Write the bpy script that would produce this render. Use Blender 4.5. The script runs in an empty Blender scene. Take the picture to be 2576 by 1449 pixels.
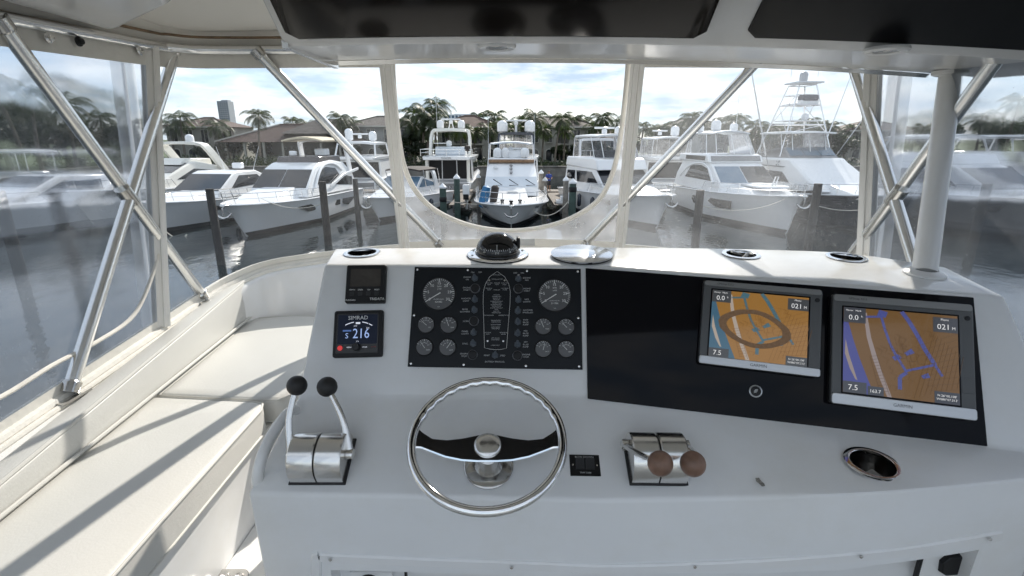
import bpy, bmesh, math, random
from mathutils import Vector, Matrix
from math import sin, cos, pi, radians
random.seed(7)
SC = bpy.context.scene
C = SC.collection
# ---------------------------------------------------------------- camera
F = 1300.0; TH = math.atan(374.0 / F); CT, ST = cos(TH), sin(TH)
WATER = -5.4                      # the eye is the origin, the water 5.4 m below it
cam = bpy.data.cameras.new('camera'); cam_o = bpy.data.objects.new('camera', cam); C.objects.link(cam_o)
cam.sensor_width = 36; cam.lens = 18 * F / 1288.0; cam.clip_start = 0.05; cam.clip_end = 6000
cam_o.rotation_euler = (pi / 2 - TH, 0, 0); SC.camera = cam_o
# ---------------------------------------------------------------- light
SUN_AZ, SUN_EL = radians(17), radians(34)
SUN = Vector((sin(SUN_AZ) * cos(SUN_EL), cos(SUN_AZ) * cos(SUN_EL), sin(SUN_EL)))
world = bpy.data.worlds.new('World'); SC.world = world; world.use_nodes = True
wn = world.node_tree.nodes; wl = world.node_tree.links
for n in list(wn): wn.remove(n)
w_out = wn.new('ShaderNodeOutputWorld'); w_bg = wn.new('ShaderNodeBackground'); w_sky = wn.new('ShaderNodeTexSky')
w_sky.sky_type = 'NISHITA'; w_sky.sun_disc = False; w_sky.sun_elevation = SUN_EL; w_sky.sun_rotation = SUN_AZ
w_sky.air_density = 1.0; w_sky.dust_density = 0.25; w_sky.ozone_density = 2.0
w_bg.inputs['Strength'].default_value = 0.12
tc = wn.new('ShaderNodeTexCoord'); mp = wn.new('ShaderNodeMapping'); mp.inputs['Scale'].default_value = (1.0, 1.0, 4.2)
nz = wn.new('ShaderNodeTexNoise'); nz.inputs['Scale'].default_value = 4.2; nz.inputs['Detail'].default_value = 7; nz.inputs['Roughness'].default_value = 0.58
rp = wn.new('ShaderNodeValToRGB'); rp.color_ramp.elements[0].position = 0.36; rp.color_ramp.elements[1].position = 0.60
rp.color_ramp.elements[0].color = (0.85, 0.85, 0.85, 1); rp.color_ramp.elements[1].color = (0.97, 0.97, 0.97, 1)
mx = wn.new('ShaderNodeMixRGB')
mp2 = wn.new('ShaderNodeMapping'); mp2.inputs['Scale'].default_value = (1.0, 1.0, 5.0); mp2.inputs['Location'].default_value = (3.1, 1.7, 0.4)
nz2 = wn.new('ShaderNodeTexNoise'); nz2.inputs['Scale'].default_value = 6.5; nz2.inputs['Detail'].default_value = 8; nz2.inputs['Roughness'].default_value = 0.6
cl = wn.new('ShaderNodeValToRGB'); cl.color_ramp.elements[0].position = 0.40; cl.color_ramp.elements[1].position = 0.60
cl.color_ramp.elements[0].color = (0.155, 0.195, 0.245, 1); cl.color_ramp.elements[1].color = (0.30, 0.305, 0.31, 1)
sc10 = wn.new('ShaderNodeMixRGB'); sc10.blend_type = 'MULTIPLY'; sc10.inputs['Fac'].default_value = 1; sc10.inputs['Color2'].default_value = (10, 10, 10, 1)
wl.new(tc.outputs['Generated'], mp.inputs['Vector']); wl.new(mp.outputs['Vector'], nz.inputs['Vector'])
wl.new(tc.outputs['Generated'], mp2.inputs['Vector']); wl.new(mp2.outputs['Vector'], nz2.inputs['Vector']); wl.new(nz2.outputs['Fac'], cl.inputs['Fac']); wl.new(cl.outputs['Color'], sc10.inputs['Color1']); wl.new(sc10.outputs['Color'], mx.inputs['Color2'])
wl.new(nz.outputs['Fac'], rp.inputs['Fac']); wl.new(rp.outputs['Color'], mx.inputs['Fac'])
wl.new(w_sky.outputs['Color'], mx.inputs['Color1']); wl.new(mx.outputs['Color'], w_bg.inputs['Color']); wl.new(w_bg.outputs['Background'], w_out.inputs['Surface'])
sun = bpy.data.lights.new('sun', 'SUN'); sun.energy = 2.0; sun.angle = radians(0.55); sun.color = (1.0, 0.93, 0.83)
sun_o = bpy.data.objects.new('sun', sun); C.objects.link(sun_o); sun_o.rotation_euler = SUN.to_track_quat('Z', 'Y').to_euler()
vs = SC.view_settings; vs.view_transform = 'Standard'; vs.look = 'None'; vs.gamma = 1; vs.exposure = 1.6
SC.cycles.use_denoising = True; SC.cycles.use_adaptive_sampling = True; SC.cycles.adaptive_threshold = 0.025; SC.cycles.max_bounces = 9; SC.cycles.diffuse_bounces = 7; SC.cycles.glossy_bounces = 3; SC.cycles.transmission_bounces = 4; SC.cycles.transparent_max_bounces = 12; SC.cycles.caustics_reflective = False; SC.cycles.caustics_refractive = False
# ---------------------------------------------------------------- helpers: pixels of the photograph (2576 wide) to points on real planes
def ray(u, v):
    a = (u - 1288) / F; b = (724.5 - v) / F
    return Vector((a, CT + b * ST, -ST + b * CT))
def at_y(u, v, y): d = ray(u, v); return d * (y / d.y)
def at_x(u, v, x): d = ray(u, v); return d * (x / d.x)
def at_z(u, v, z): d = ray(u, v); return d * (z / d.z)
def hit(u, v, p, n): d = ray(u, v); return d * (p.dot(n) / d.dot(n))
class Frame:
    def __init__(s, o, ex, ey):
        s.o = Vector(o); s.ex = Vector(ex).normalized(); s.n = s.ex.cross(Vector(ey)).normalized(); s.ey = s.n.cross(s.ex)
    def M(s, x=0, y=0, h=0, rz=0):
        m = Matrix((s.ex, s.ey, s.n)).transposed().to_4x4(); m.translation = s.o + s.ex * x + s.ey * y + s.n * h
        return m @ Matrix.Rotation(rz, 4, 'Z')
    def loc(s, u, v, h=0):
        d = hit(u, v, s.o + s.n * h, s.n) - s.o
        return Vector((d.dot(s.ex), d.dot(s.ey)))
    def P(s, x, y, h=0): return s.o + s.ex * x + s.ey * y + s.n * h
    def of(s, p): d = Vector(p) - s.o; return Vector((d.dot(s.ex), d.dot(s.ey), d.dot(s.n)))
# ---------------------------------------------------------------- mesh builder
class MB:
    def __init__(s): s.v = []; s.f = []; s.mi = []; s.cur = 0
    def add(s, vs_, fs, M=None):
        o = len(s.v)
        s.v += [tuple(M @ Vector(p)) for p in vs_] if M is not None else [tuple(p) for p in vs_]
        for f in fs: s.f.append(tuple(o + i for i in f)); s.mi.append(s.cur)
        return s
    def box(s, c, d, M=None):
        x, y, z = c; a, b, e = d[0] / 2, d[1] / 2, d[2] / 2
        return s.add([(x + i * a, y + j * b, z + k * e) for i in (-1, 1) for j in (-1, 1) for k in (-1, 1)],
                     [(0, 1, 3, 2), (4, 6, 7, 5), (0, 4, 5, 1), (2, 3, 7, 6), (0, 2, 6, 4), (1, 5, 7, 3)], M)
    def tube(s, pts, r, n=10, closed=False, caps=True, M=None, flat=1.0):
        pts = [Vector(p) for p in pts]; m = len(pts); R = r if isinstance(r, (list, tuple)) else [r] * m
        loops = []; up = None
        for i in range(m):
            a = pts[i - 1] if (i > 0 or closed) else pts[i]; b = pts[(i + 1) % m] if (i < m - 1 or closed) else pts[i]
            t = (b - a).normalized() if (b - a).length > 1e-9 else Vector((0, 0, 1))
            if up is None:
                up = Vector((0, 0, 1)) if abs(t.z) < 0.9 else Vector((1, 0, 0))
            e1 = t.cross(up)
            if e1.length < 1e-6: e1 = t.orthogonal()
            e1.normalize(); e2 = e1.cross(t).normalized(); up = e2
            loops.append([pts[i] + (e1 * cos(2 * pi * k / n) + e2 * sin(2 * pi * k / n) * flat) * R[i] for k in range(n)])
        return s.loft(loops, ring=closed, caps=caps and not closed, M=M)
    def loft(s, loops, closed=True, caps=True, ring=False, M=None):
        n = len(loops[0]); vs_ = [p for L in loops for p in L]; fs = []
        m = len(loops)
        for i in range(m if ring else m - 1):
            for k in range(n if closed else n - 1):
                a, b = i * n + k, i * n + (k + 1) % n; c, d = ((i + 1) % m) * n + (k + 1) % n, ((i + 1) % m) * n + k
                fs.append((a, b, c, d))
        if caps and closed and not ring: fs += [tuple(range(n))[::-1], tuple((m - 1) * n + k for k in range(n))]
        return s.add(vs_, fs, M)
    def grid(s, rows, M=None): return s.loft(rows, closed=False, caps=False, M=M)
    def lathe(s, prof, n=28, M=None, arc=None, caps=False):
        if arc is None:
            loops = [[(max(r, 1e-5) * cos(2 * pi * k / n), max(r, 1e-5) * sin(2 * pi * k / n), z) for k in range(n)] for r, z in prof]
            return s.loft(loops, caps=caps, M=M)
        loops = [[(r * cos(arc[0] + (arc[1] - arc[0]) * k / n), r * sin(arc[0] + (arc[1] - arc[0]) * k / n), z) for k in range(n + 1)] for r, z in prof]
        return s.loft(loops, closed=False, caps=False, M=M)
    def prism(s, out, z0, z1, M=None, top=1.0):
        n = len(out); cx = sum(p[0] for p in out) / n; cy = sum(p[1] for p in out) / n
        return s.loft([[(p[0], p[1], z0) for p in out], [(cx + (p[0] - cx) * top, cy + (p[1] - cy) * top, z1) for p in out]], M=M)
    def ball(s, c, r, n=16, sx=1, sy=1, sz=1, M=None, lo=-pi / 2):
        c = Vector(c); k = n // 2; loops = []
        for i in range(k + 1):
            a = lo + (pi / 2 - lo) * i / k; q = max(cos(a), 1e-4) * r
            loops.append([c + Vector((q * cos(2 * pi * j / n) * sx, q * sin(2 * pi * j / n) * sy, r * sin(a) * sz)) for j in range(n)])
        return s.loft(loops, M=M)
    def disc(s, c, r, n=24, M=None, z=0):
        return s.add([(c[0] + r * cos(2 * pi * k / n), c[1] + r * sin(2 * pi * k / n), z) for k in range(n)], [tuple(range(n))], M)
    def poly(s, pts, M=None): return s.add(pts, [tuple(range(len(pts)))], M)
    def mesh(s, name, mat, smooth=True, angle=38, fix=True):
        me = bpy.data.meshes.new(name); me.from_pydata(s.v, [], s.f); me.update()
        for m in (mat if isinstance(mat, (list, tuple)) else [mat]): me.materials.append(m)
        if any(s.mi):
            me.polygons.foreach_set('material_index', s.mi)
        if fix:
            bm = bmesh.new(); bm.from_mesh(me); bmesh.ops.recalc_face_normals(bm, faces=bm.faces); bm.to_mesh(me); bm.free()
        if smooth: me.shade_smooth(); me.set_sharp_from_angle(angle=radians(angle))
        return me
    def build(s, name, mat, parent=None, smooth=True, angle=38, bevel=0, seg=2, fix=True, loc=None, sub=0):
        o = bpy.data.objects.new(name, s.mesh(name, mat, smooth, angle, fix)); C.objects.link(o)
        if parent is not None: o.parent = parent
        if loc is not None: o.location = loc
        if bevel:
            b = o.modifiers.new('bevel', 'BEVEL'); b.width = bevel; b.segments = seg; b.limit_method = 'ANGLE'; b.angle_limit = radians(32)
        if sub:
            q = o.modifiers.new('sub', 'SUBSURF'); q.levels = sub; q.render_levels = sub
        return o
def tag(o, label=None, cat=None, group=None, kind=None):
    if label: o['label'] = label
    if cat: o['category'] = cat
    if group: o['group'] = group
    if kind: o['kind'] = kind
    return o
def thing(name, label, cat, M=None, group=None, loc=None, rz=0):
    o = bpy.data.objects.new(name, None); C.objects.link(o); o.empty_display_size = 0.1
    if M is None: M = Matrix.Translation(Vector(loc or (0, 0, 0))) @ Matrix.Rotation(rz, 4, 'Z')
    o.matrix_world = M
    return tag(o, label, cat, group)
def copy_tree(o, parent=None):
    c = o.copy(); C.objects.link(c)
    if parent is not None: c.parent = parent
    for ch in list(o.children): copy_tree(ch, c)
    return c
def smooth_path(pts, n=6, closed=False):
    P = [Vector(p) for p in pts]; m = len(P); out = []
    for i in range(m if closed else m - 1):
        p1, p2 = P[i], P[(i + 1) % m]; p0 = P[i - 1] if (i > 0 or closed) else p1; p3 = P[(i + 2) % m] if (i + 2 < m or closed) else p2
        for k in range(n):
            t = k / n
            out.append(0.5 * ((2 * p1) + (p2 - p0) * t + (2 * p0 - 5 * p1 + 4 * p2 - p3) * t * t + (3 * p1 - p0 - 3 * p2 + p3) * t ** 3))
    if not closed: out.append(P[-1])
    return out
def rrect(x0, y0, x1, y1, r, n=5):
    out = []
    for cx, cy, a in ((x1 - r, y1 - r, 0), (x0 + r, y1 - r, pi / 2), (x0 + r, y0 + r, pi), (x1 - r, y0 + r, 1.5 * pi)):
        out += [(cx + r * cos(a + pi / 2 * k / n), cy + r * sin(a + pi / 2 * k / n)) for k in range(n + 1)]
    return out
_tc = {}
def glyphs(s):
    if s not in _tc:
        cu = bpy.data.curves.new('t', 'FONT'); cu.body = s; cu.size = 1; cu.align_x = 'CENTER'; cu.align_y = 'CENTER'; cu.resolution_u = 2
        ob = bpy.data.objects.new('t', cu); me = ob.to_mesh()
        _tc[s] = ([tuple(v.co) for v in me.vertices], [tuple(p.vertices) for p in me.polygons])
        ob.to_mesh_clear(); bpy.data.objects.remove(ob); bpy.data.curves.remove(cu)
    return _tc[s]
def text(mb, s, size, x, y, z=0, M=None, sx=1.0, line=1.15, rot=0):
    L = s.split('\n')
    for i, q in enumerate(L):
        vs_, fs = glyphs(q); c, d = cos(rot), sin(rot); oy = y + ((len(L) - 1) / 2 - i) * size * line
        mb.add([(x + size * (p[0] * sx * c - p[1] * d), oy + size * (p[0] * sx * d + p[1] * c), z) for p in vs_], fs, M)
# ---------------------------------------------------------------- materials
MATS = {}
def pm(name, col, rough=0.5, metal=0.0, var=0.0, vs=3.0, bump=0.0, bs=40.0, coat=0.0, rv=0.0, emit=None, es=1.0, spec=0.5, col2=None, stretch=None, trans=0):
    if name in MATS: return MATS[name]
    m = bpy.data.materials.new(name); m.use_nodes = True; nt = m.node_tree; b = nt.nodes['Principled BSDF']
    b.inputs['Base Color'].default_value = (*col, 1); b.inputs['Roughness'].default_value = rough; b.inputs['Metallic'].default_value = metal
    b.inputs['Specular IOR Level'].default_value = spec
    b.inputs['Coat Weight'].default_value = coat; b.inputs['Coat Roughness'].default_value = 0.04
    if trans: b.inputs['Transmission Weight'].default_value = trans
    if emit: b.inputs['Emission Color'].default_value = (*emit, 1); b.inputs['Emission Strength'].default_value = es
    L = nt.links
    t = nt.nodes.new('ShaderNodeTexCoord'); src = t.outputs['Object']
    if stretch:
        q = nt.nodes.new('ShaderNodeMapping'); q.inputs['Scale'].default_value = stretch; L.new(src, q.inputs['Vector']); src = q.outputs['Vector']
    if var or rv or col2:
        z = nt.nodes.new('ShaderNodeTexNoise'); z.inputs['Scale'].default_value = vs; z.inputs['Detail'].default_value = 6; z.inputs['Roughness'].default_value = 0.6; L.new(src, z.inputs['Vector'])
        if var or col2:
            r = nt.nodes.new('ShaderNodeValToRGB'); r.color_ramp.elements[0].position = 0.32; r.color_ramp.elements[1].position = 0.68
            lo = tuple(max(0, c * (1 - var)) for c in col); hi = col2 or tuple(min(1, c * (1 + var)) for c in col)
            r.color_ramp.elements[0].color = (*lo, 1); r.color_ramp.elements[1].color = (*hi, 1)
            L.new(z.outputs['Fac'], r.inputs['Fac']); L.new(r.outputs['Color'], b.inputs['Base Color'])
        if rv:
            k = nt.nodes.new('ShaderNodeMapRange'); k.inputs['To Min'].default_value = max(0.02, rough - rv); k.inputs['To Max'].default_value = rough + rv
            L.new(z.outputs['Fac'], k.inputs['Value']); L.new(k.outputs['Result'], b.inputs['Roughness'])
    if bump:
        z2 = nt.nodes.new('ShaderNodeTexNoise'); z2.inputs['Scale'].default_value = bs; z2.inputs['Detail'].default_value = 5; L.new(src, z2.inputs['Vector'])
        bp = nt.nodes.new('ShaderNodeBump'); bp.inputs['Strength'].default_value = bump; bp.inputs['Distance'].default_value = 0.02
        L.new(z2.outputs['Fac'], bp.inputs['Height']); L.new(bp.outputs['Normal'], b.inputs['Normal'])
    MATS[name] = m
    return m
def vinyl(name, haze=0.06, hvar=0.10, gloss=0.05, specks=0.25, blur=0.0, scale=2.0, tint=(0.93, 0.95, 0.96), wave=0.02):
    m = bpy.data.materials.new(name); m.use_nodes = True; nt = m.node_tree; N = nt.nodes; L = nt.links
    for n in list(N): N.remove(n)
    out = N.new('ShaderNodeOutputMaterial'); t = N.new('ShaderNodeTexCoord')
    tr = N.new('ShaderNodeBsdfTransparent'); tr.inputs['Color'].default_value = (*tint, 1)
    base = tr.outputs[0]
    bz = N.new('ShaderNodeTexNoise'); bz.inputs['Scale'].default_value = 5.0; bz.inputs['Detail'].default_value = 3; L.new(t.outputs['Object'], bz.inputs['Vector'])
    bp = N.new('ShaderNodeBump'); bp.inputs['Strength'].default_value = 1.0; bp.inputs['Distance'].default_value = wave; L.new(bz.outputs['Fac'], bp.inputs['Height'])
    if blur:
        rf = N.new('ShaderNodeBsdfRefraction'); rf.inputs['IOR'].default_value = 1.06; rf.inputs['Roughness'].default_value = blur; rf.inputs['Color'].default_value = (*tint, 1)
        L.new(bp.outputs['Normal'], rf.inputs['Normal'])
        mm = N.new('ShaderNodeMixShader'); mm.inputs['Fac'].default_value = 0.6; L.new(base, mm.inputs[1]); L.new(rf.outputs[0], mm.inputs[2]); base = mm.outputs[0]
    df = N.new('ShaderNodeBsdfDiffuse'); df.inputs['Color'].default_value = (0.82, 0.84, 0.86, 1)
    tl = N.new('ShaderNodeBsdfTranslucent'); tl.inputs['Color'].default_value = (0.85, 0.87, 0.9, 1)
    dt = N.new('ShaderNodeMixShader'); dt.inputs['Fac'].default_value = 0.6; L.new(df.outputs[0], dt.inputs[1]); L.new(tl.outputs[0], dt.inputs[2])
    z = N.new('ShaderNodeTexNoise'); z.inputs['Scale'].default_value = scale; z.inputs['Detail'].default_value = 4; L.new(t.outputs['Object'], z.inputs['Vector'])
    k = N.new('ShaderNodeMapRange'); k.inputs['From Min'].default_value = 0.35; k.inputs['From Max'].default_value = 0.72; k.inputs['To Min'].default_value = haze; k.inputs['To Max'].default_value = haze + hvar
    L.new(z.outputs['Fac'], k.inputs['Value']); fac = k.outputs['Result']
    if specks:
        vz = N.new('ShaderNodeTexVoronoi'); vz.inputs['Scale'].default_value = 75; L.new(t.outputs['Object'], vz.inputs['Vector'])
        z3 = N.new('ShaderNodeTexNoise'); z3.inputs['Scale'].default_value = 9; L.new(t.outputs['Object'], z3.inputs['Vector'])
        th = N.new('ShaderNodeMath'); th.operation = 'MULTIPLY'; th.inputs[1].default_value = 0.22; L.new(z3.outputs['Fac'], th.inputs[0])
        lt = N.new('ShaderNodeMath'); lt.operation = 'LESS_THAN'; L.new(vz.outputs['Distance'], lt.inputs[0]); L.new(th.outputs[0], lt.inputs[1])
        ml = N.new('ShaderNodeMath'); ml.operation = 'MULTIPLY_ADD'; ml.inputs[1].default_value = specks; L.new(lt.outputs[0], ml.inputs[0]); L.new(fac, ml.inputs[2]); fac = ml.outputs[0]
    m1 = N.new('ShaderNodeMixShader'); L.new(fac, m1.inputs['Fac']); L.new(base, m1.inputs[1]); L.new(dt.outputs[0], m1.inputs[2])
    gl = N.new('ShaderNodeBsdfGlossy'); gl.inputs['Roughness'].default_value = 0.06; L.new(bp.outputs['Normal'], gl.inputs['Normal'])
    fr = N.new('ShaderNodeFresnel'); fr.inputs['IOR'].default_value = 1.3; L.new(bp.outputs['Normal'], fr.inputs['Normal'])
    m2 = N.new('ShaderNodeMixShader'); L.new(fr.outputs[0], m2.inputs['Fac']); L.new(m1.outputs[0], m2.inputs[1]); L.new(gl.outputs[0], m2.inputs[2])
    L.new(m2.outputs[0], out.inputs['Surface']); MATS[name] = m
    return m
GEL = pm('gelcoat_white', (0.82, 0.825, 0.83), 0.22, coat=0.25, var=0.03, vs=1.3, rv=0.08, bump=0.015, bs=3)
GELS = pm('gelcoat_satin', (0.81, 0.82, 0.83), 0.17, var=0.03, vs=2.2, rv=0.06, bump=0.012, bs=160)
def speckle(m, col, scale=26.0, size=0.030, stain=(0.93, 0.91, 0.86)):
    """sparse dark pin marks and faint yellowing on a painted surface"""
    nt = m.node_tree; N, L = nt.nodes, nt.links; b = N['Principled BSDF']; src = b.inputs['Base Color'].links[0].from_socket
    t = N.new('ShaderNodeTexCoord'); v = N.new('ShaderNodeTexVoronoi'); v.inputs['Scale'].default_value = scale; L.new(t.outputs['Object'], v.inputs['Vector'])
    n = N.new('ShaderNodeTexNoise'); n.inputs['Scale'].default_value = 5; n.inputs['Detail'].default_value = 3; L.new(t.outputs['Object'], n.inputs['Vector'])
    th = N.new('ShaderNodeMapRange'); th.inputs['From Min'].default_value = 0.55; th.inputs['From Max'].default_value = 0.75; th.inputs['To Min'].default_value = 0; th.inputs['To Max'].default_value = size; L.new(n.outputs['Fac'], th.inputs['Value'])
    lt = N.new('ShaderNodeMath'); lt.operation = 'LESS_THAN'; L.new(v.outputs['Distance'], lt.inputs[0]); L.new(th.outputs['Result'], lt.inputs[1])
    mx_ = N.new('ShaderNodeMixRGB'); mx_.inputs['Color2'].default_value = (0.22, 0.20, 0.17, 1); L.new(lt.outputs[0], mx_.inputs['Fac']); L.new(src, mx_.inputs['Color1'])
    n2 = N.new('ShaderNodeTexNoise'); n2.inputs['Scale'].default_value = 1.6; n2.inputs['Detail'].default_value = 8; n2.inputs['Roughness'].default_value = 0.7; L.new(t.outputs['Object'], n2.inputs['Vector'])
    r2 = N.new('ShaderNodeValToRGB'); r2.color_ramp.elements[0].position = 0.45; r2.color_ramp.elements[0].color = (1, 1, 1, 1); r2.color_ramp.elements[1].position = 0.75; r2.color_ramp.elements[1].color = (*stain, 1); L.new(n2.outputs['Fac'], r2.inputs['Fac'])
    mu = N.new('ShaderNodeMixRGB'); mu.blend_type = 'MULTIPLY'; mu.inputs['Fac'].default_value = 1; L.new(mx_.outputs[0], mu.inputs['Color1']); L.new(r2.outputs[0], mu.inputs['Color2']); L.new(mu.outputs[0], b.inputs['Base Color'])
speckle(GELS, None); speckle(GEL, None, 18, 0.02)
CUSH = pm('cushion_vinyl', (0.62, 0.612, 0.58), 0.42, var=0.04, vs=1.7, bump=0.05, bs=160)
CUSHD = pm('cushion_piping', (0.60, 0.59, 0.555), 0.5)
LINER = pm('roof_liner', (0.88, 0.86, 0.81), 0.6, var=0.02, vs=1.0)
BROWN = pm('gap_shade_brown', (0.22, 0.15, 0.09), 0.7, var=0.4, vs=9)  # shade of the roof edge gap, put into a brown colour
ALU = pm('anodised_aluminium', (0.80, 0.80, 0.79), 0.24, 1.0, rv=0.05, vs=6, bump=0.02, bs=30)
STEEL = pm('brushed_steel', (0.72, 0.71, 0.69), 0.22, 1.0, rv=0.06, vs=9, stretch=(40, 1, 1))
CHROME = pm('chrome', (0.82, 0.82, 0.82), 0.06, 1.0, rv=0.03, vs=14)
DARKCH = pm('chrome_dull', (0.55, 0.54, 0.52), 0.18, 1.0, rv=0.07, vs=20)
BLACKG = pm('black_acrylic', (0.004, 0.004, 0.006), 0.05, rv=0.03, vs=4, spec=0.14)
BLACKP = pm('black_panel', (0.010, 0.012, 0.015), 0.34, var=0.12, vs=8, rv=0.08, spec=0.2)
BLACKM = pm('black_plastic', (0.010, 0.010, 0.011), 0.42, rv=0.08, vs=20, spec=0.3)
KNOBB = pm('knob_black', (0.012, 0.011, 0.011), 0.55, var=0.2, vs=30, bump=0.03, bs=150)
KNOBW = pm('knob_wood', (0.22, 0.125, 0.085), 0.42, var=0.35, vs=16, rv=0.1)
RUBBER = pm('rubber', (0.015, 0.015, 0.017), 0.6)
DIAL = pm('dial_grey', (0.105, 0.106, 0.11), 0.3, var=0.12, vs=12)
INK = pm('print_white', (0.82, 0.82, 0.80), 0.5)
INKD = pm('print_dim', (0.55, 0.56, 0.57), 0.5)
INKB = pm('print_black', (0.03, 0.03, 0.03), 0.5)
GREYP = pm('grey_bezel', (0.085, 0.088, 0.09), 0.32)
SILV = pm('silver_trim', (0.50, 0.51, 0.52), 0.30, 0.75)
CANV = pm('white_canvas', (0.77, 0.75, 0.70), 0.6, var=0.05, vs=4, bump=0.12, bs=60)
BIND = pm('binding', (0.78, 0.75, 0.69), 0.6, var=0.08, vs=10)
ZIP = pm('zip_aluminium', (0.82, 0.81, 0.78), 0.34, 0.1, var=0.08, vs=3, stretch=(1, 1, 0.2))
VIN = vinyl('clear_vinyl', 0.02, 0.05, specks=0.14, wave=0.008, tint=(0.95, 0.97, 0.985))
VINR = vinyl('dusty_vinyl', 0.07, 0.13, specks=0.30, wave=0.008, scale=3.0, tint=(0.95, 0.97, 0.985))
VINS = vinyl('clear_vinyl_aged', 0.04, 0.20, specks=0.14, blur=0.20, scale=1.6, tint=(0.80, 0.83, 0.88), wave=0.006)
VINF = vinyl('scuffed_vinyl', 0.20, 0.20, specks=0.15, scale=4.0, tint=(0.80, 0.83, 0.86))
# ================================================================ our own flybridge
def lerp(a, b, t): return Vector(a) + (Vector(b) - Vector(a)) * t
TOP = Frame((0, 1.53, -0.365), (1, 0, 0), (0, 1, 0.063))
F1L = Frame((0, 1.337, -0.712), (1, 0, 0), (0, 0.188, 0.344))
S2 = Frame((0, 1.337, -0.712), (1, 0, 0), (0, 1, 0.51))
foldT = Vector((0.222, 1.525, -0.3653)); foldM = Vector((0.216, 1.337, -0.712))
TR = hit(2530, 745, TOP.o, TOP.n)
F1R = Frame(foldM, TR - foldT, foldT - foldM)
Mend = hit(2700, 1150, F1R.o, F1R.n)
Tend = TR
deck = MB().grid([[(x, y, -1.6) for x in (-1.36, 1.36)] for y in (-3.4, 0.5, 2.5)]).build('deck', pm('deck_nonskid', (0.46, 0.44, 0.40), 0.7, var=0.1, vs=3, bump=0.3, bs=120))
tag(deck, kind='structure')

# ---- helm console
EL = [(-0.654, 1.085, -0.8405), (-0.2, 1.078, -0.844), (0.216, 1.066, -0.846), (0.41, 1.045, -0.825), (0.64, 0.991, -0.775), (0.80, 0.953, -0.735), (1.03, 0.955, -0.712), (1.21, 0.972, -0.70), (1.6, 1.0, -0.69)]
def face_pt(u, v, off=0.0):
    """point on the console's front face, off metres towards the viewer"""
    y = 1.08
    for _ in range(12):
        p = at_y(u, v, y)
        for a, c in zip(EL[:-1], EL[1:]):
            if a[0] <= p.x <= c[0] or c is EL[-1]:
                f = (p.x - a[0]) / (c[0] - a[0]); y = a[1] + (c[1] - a[1]) * f + 0.035 * ((a[2] + (c[2] - a[2]) * f) - p.z) / 0.8 - off; break
    return at_y(u, v, y)
def console():
    st = []
    def col(B, T, M, E):
        B, T, M, E = map(Vector, (B, T, M, E))
        st.append([B + Vector((0, 0.02, -1.2)), B, T, M, E, E + Vector((0, 0.035, -0.80))])
    zt = lambda y: -0.365 + 0.063 * (y - 1.53)
    col((-0.60, 1.715, zt(1.715)), (-0.568, 1.525, -0.3653), (-0.617, 1.337, -0.712), (-0.654, 1.085, -0.8405))
    col((-0.2, 1.732, zt(1.732)), (-0.2, 1.525, -0.3653), (-0.2, 1.337, -0.712), (-0.2, 1.078, -0.844))
    col((0.222, 1.735, zt(1.735)), foldT, foldM, (0.216, 1.066, -0.846))
    ks = [(0.0, (0.222, 1.735), (0.216, 1.066, -0.846)), (0.18, (0.46, 1.73), (0.41, 1.045, -0.825)), (0.42, (0.68, 1.72), (0.64, 0.991, -0.775)), (0.60, (0.85, 1.705), (0.80, 0.953, -0.735)), (0.84, (1.10, 1.66), (1.03, 0.955, -0.712)), (1.0, (1.30, 1.50), (1.21, 0.972, -0.70))]
    qs = smooth_path([(k[0], *k[1]) for k in ks], 4); es = smooth_path([k[2] for k in ks], 4)
    for q, E in list(zip(qs, es))[1:]: col((q[1], q[2], zt(q[2])), lerp(foldT, Tend, q[0]), lerp(foldM, Mend, q[0]), E)
    mb = MB(); mb.loft(st, closed=True, caps=True)
    o = mb.build('console_shell', GELS, None, bevel=0.011, seg=3)
    cutters = []
    for fr, (u, v), r in CUPS:
        x, y = fr.loc(u, v); c = MB().lathe([(r, -0.095), (r, 0.05)], 28, fr.M(x, y), caps=True).build('cut', GELS); cutters.append(c)
    op = [face_pt(u, v) for u, v in ((832, 1434), (1100, 1441), (1380, 1450), (1546, 1454), (1900, 1443), (2200, 1420), (2462, 1382))]
    op += [op[-1] + Vector((0, 0, -0.5)), op[0] + Vector((0, 0, -0.5))]
    c = MB().loft([[(p.x, p.y - 0.08, p.z) for p in op], [(p.x, p.y + 0.06, p.z) for p in op]]).build('cut', GELS); cutters.append(c)
    for c in cutters:
        m = o.modifiers.new('b', 'BOOLEAN'); m.object = c; m.operation = 'DIFFERENCE'; m.solver = 'EXACT'
    dg = bpy.context.evaluated_depsgraph_get(); dg.update()
    me = bpy.data.meshes.new_from_object(o.evaluated_get(dg)); o.modifiers.clear(); o.data = me
    me.shade_smooth(); me.set_sharp_from_angle(angle=radians(24))
    for c in cutters: bpy.data.objects.remove(c)
    return o
m_a, m_b = lerp(foldM, Mend, 0.60), Vector((0.80, 0.953, -0.735))
S2R = Frame(m_b, Mend - foldM, m_a - m_b)
CUPS = [(TOP, (911, 637), 0.046), (TOP, (1864, 641), 0.046), (TOP, (2129, 648), 0.046), (S2R, (2195, 1168), 0.047)]
HC = thing('helm_console', 'white moulded helm console under the black instrument panel and chart screens', 'console', loc=(0, 1.4, -1.6))
shell = console(); shell.parent = HC; shell.matrix_parent_inverse = HC.matrix_world.inverted()
def part(mb, name, mat, root, **k):
    """mesh given in world coordinates, parented to a thing"""
    o = mb.build(name, mat, root, **k); o.matrix_parent_inverse = root.matrix_world.inverted(); return o
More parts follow.
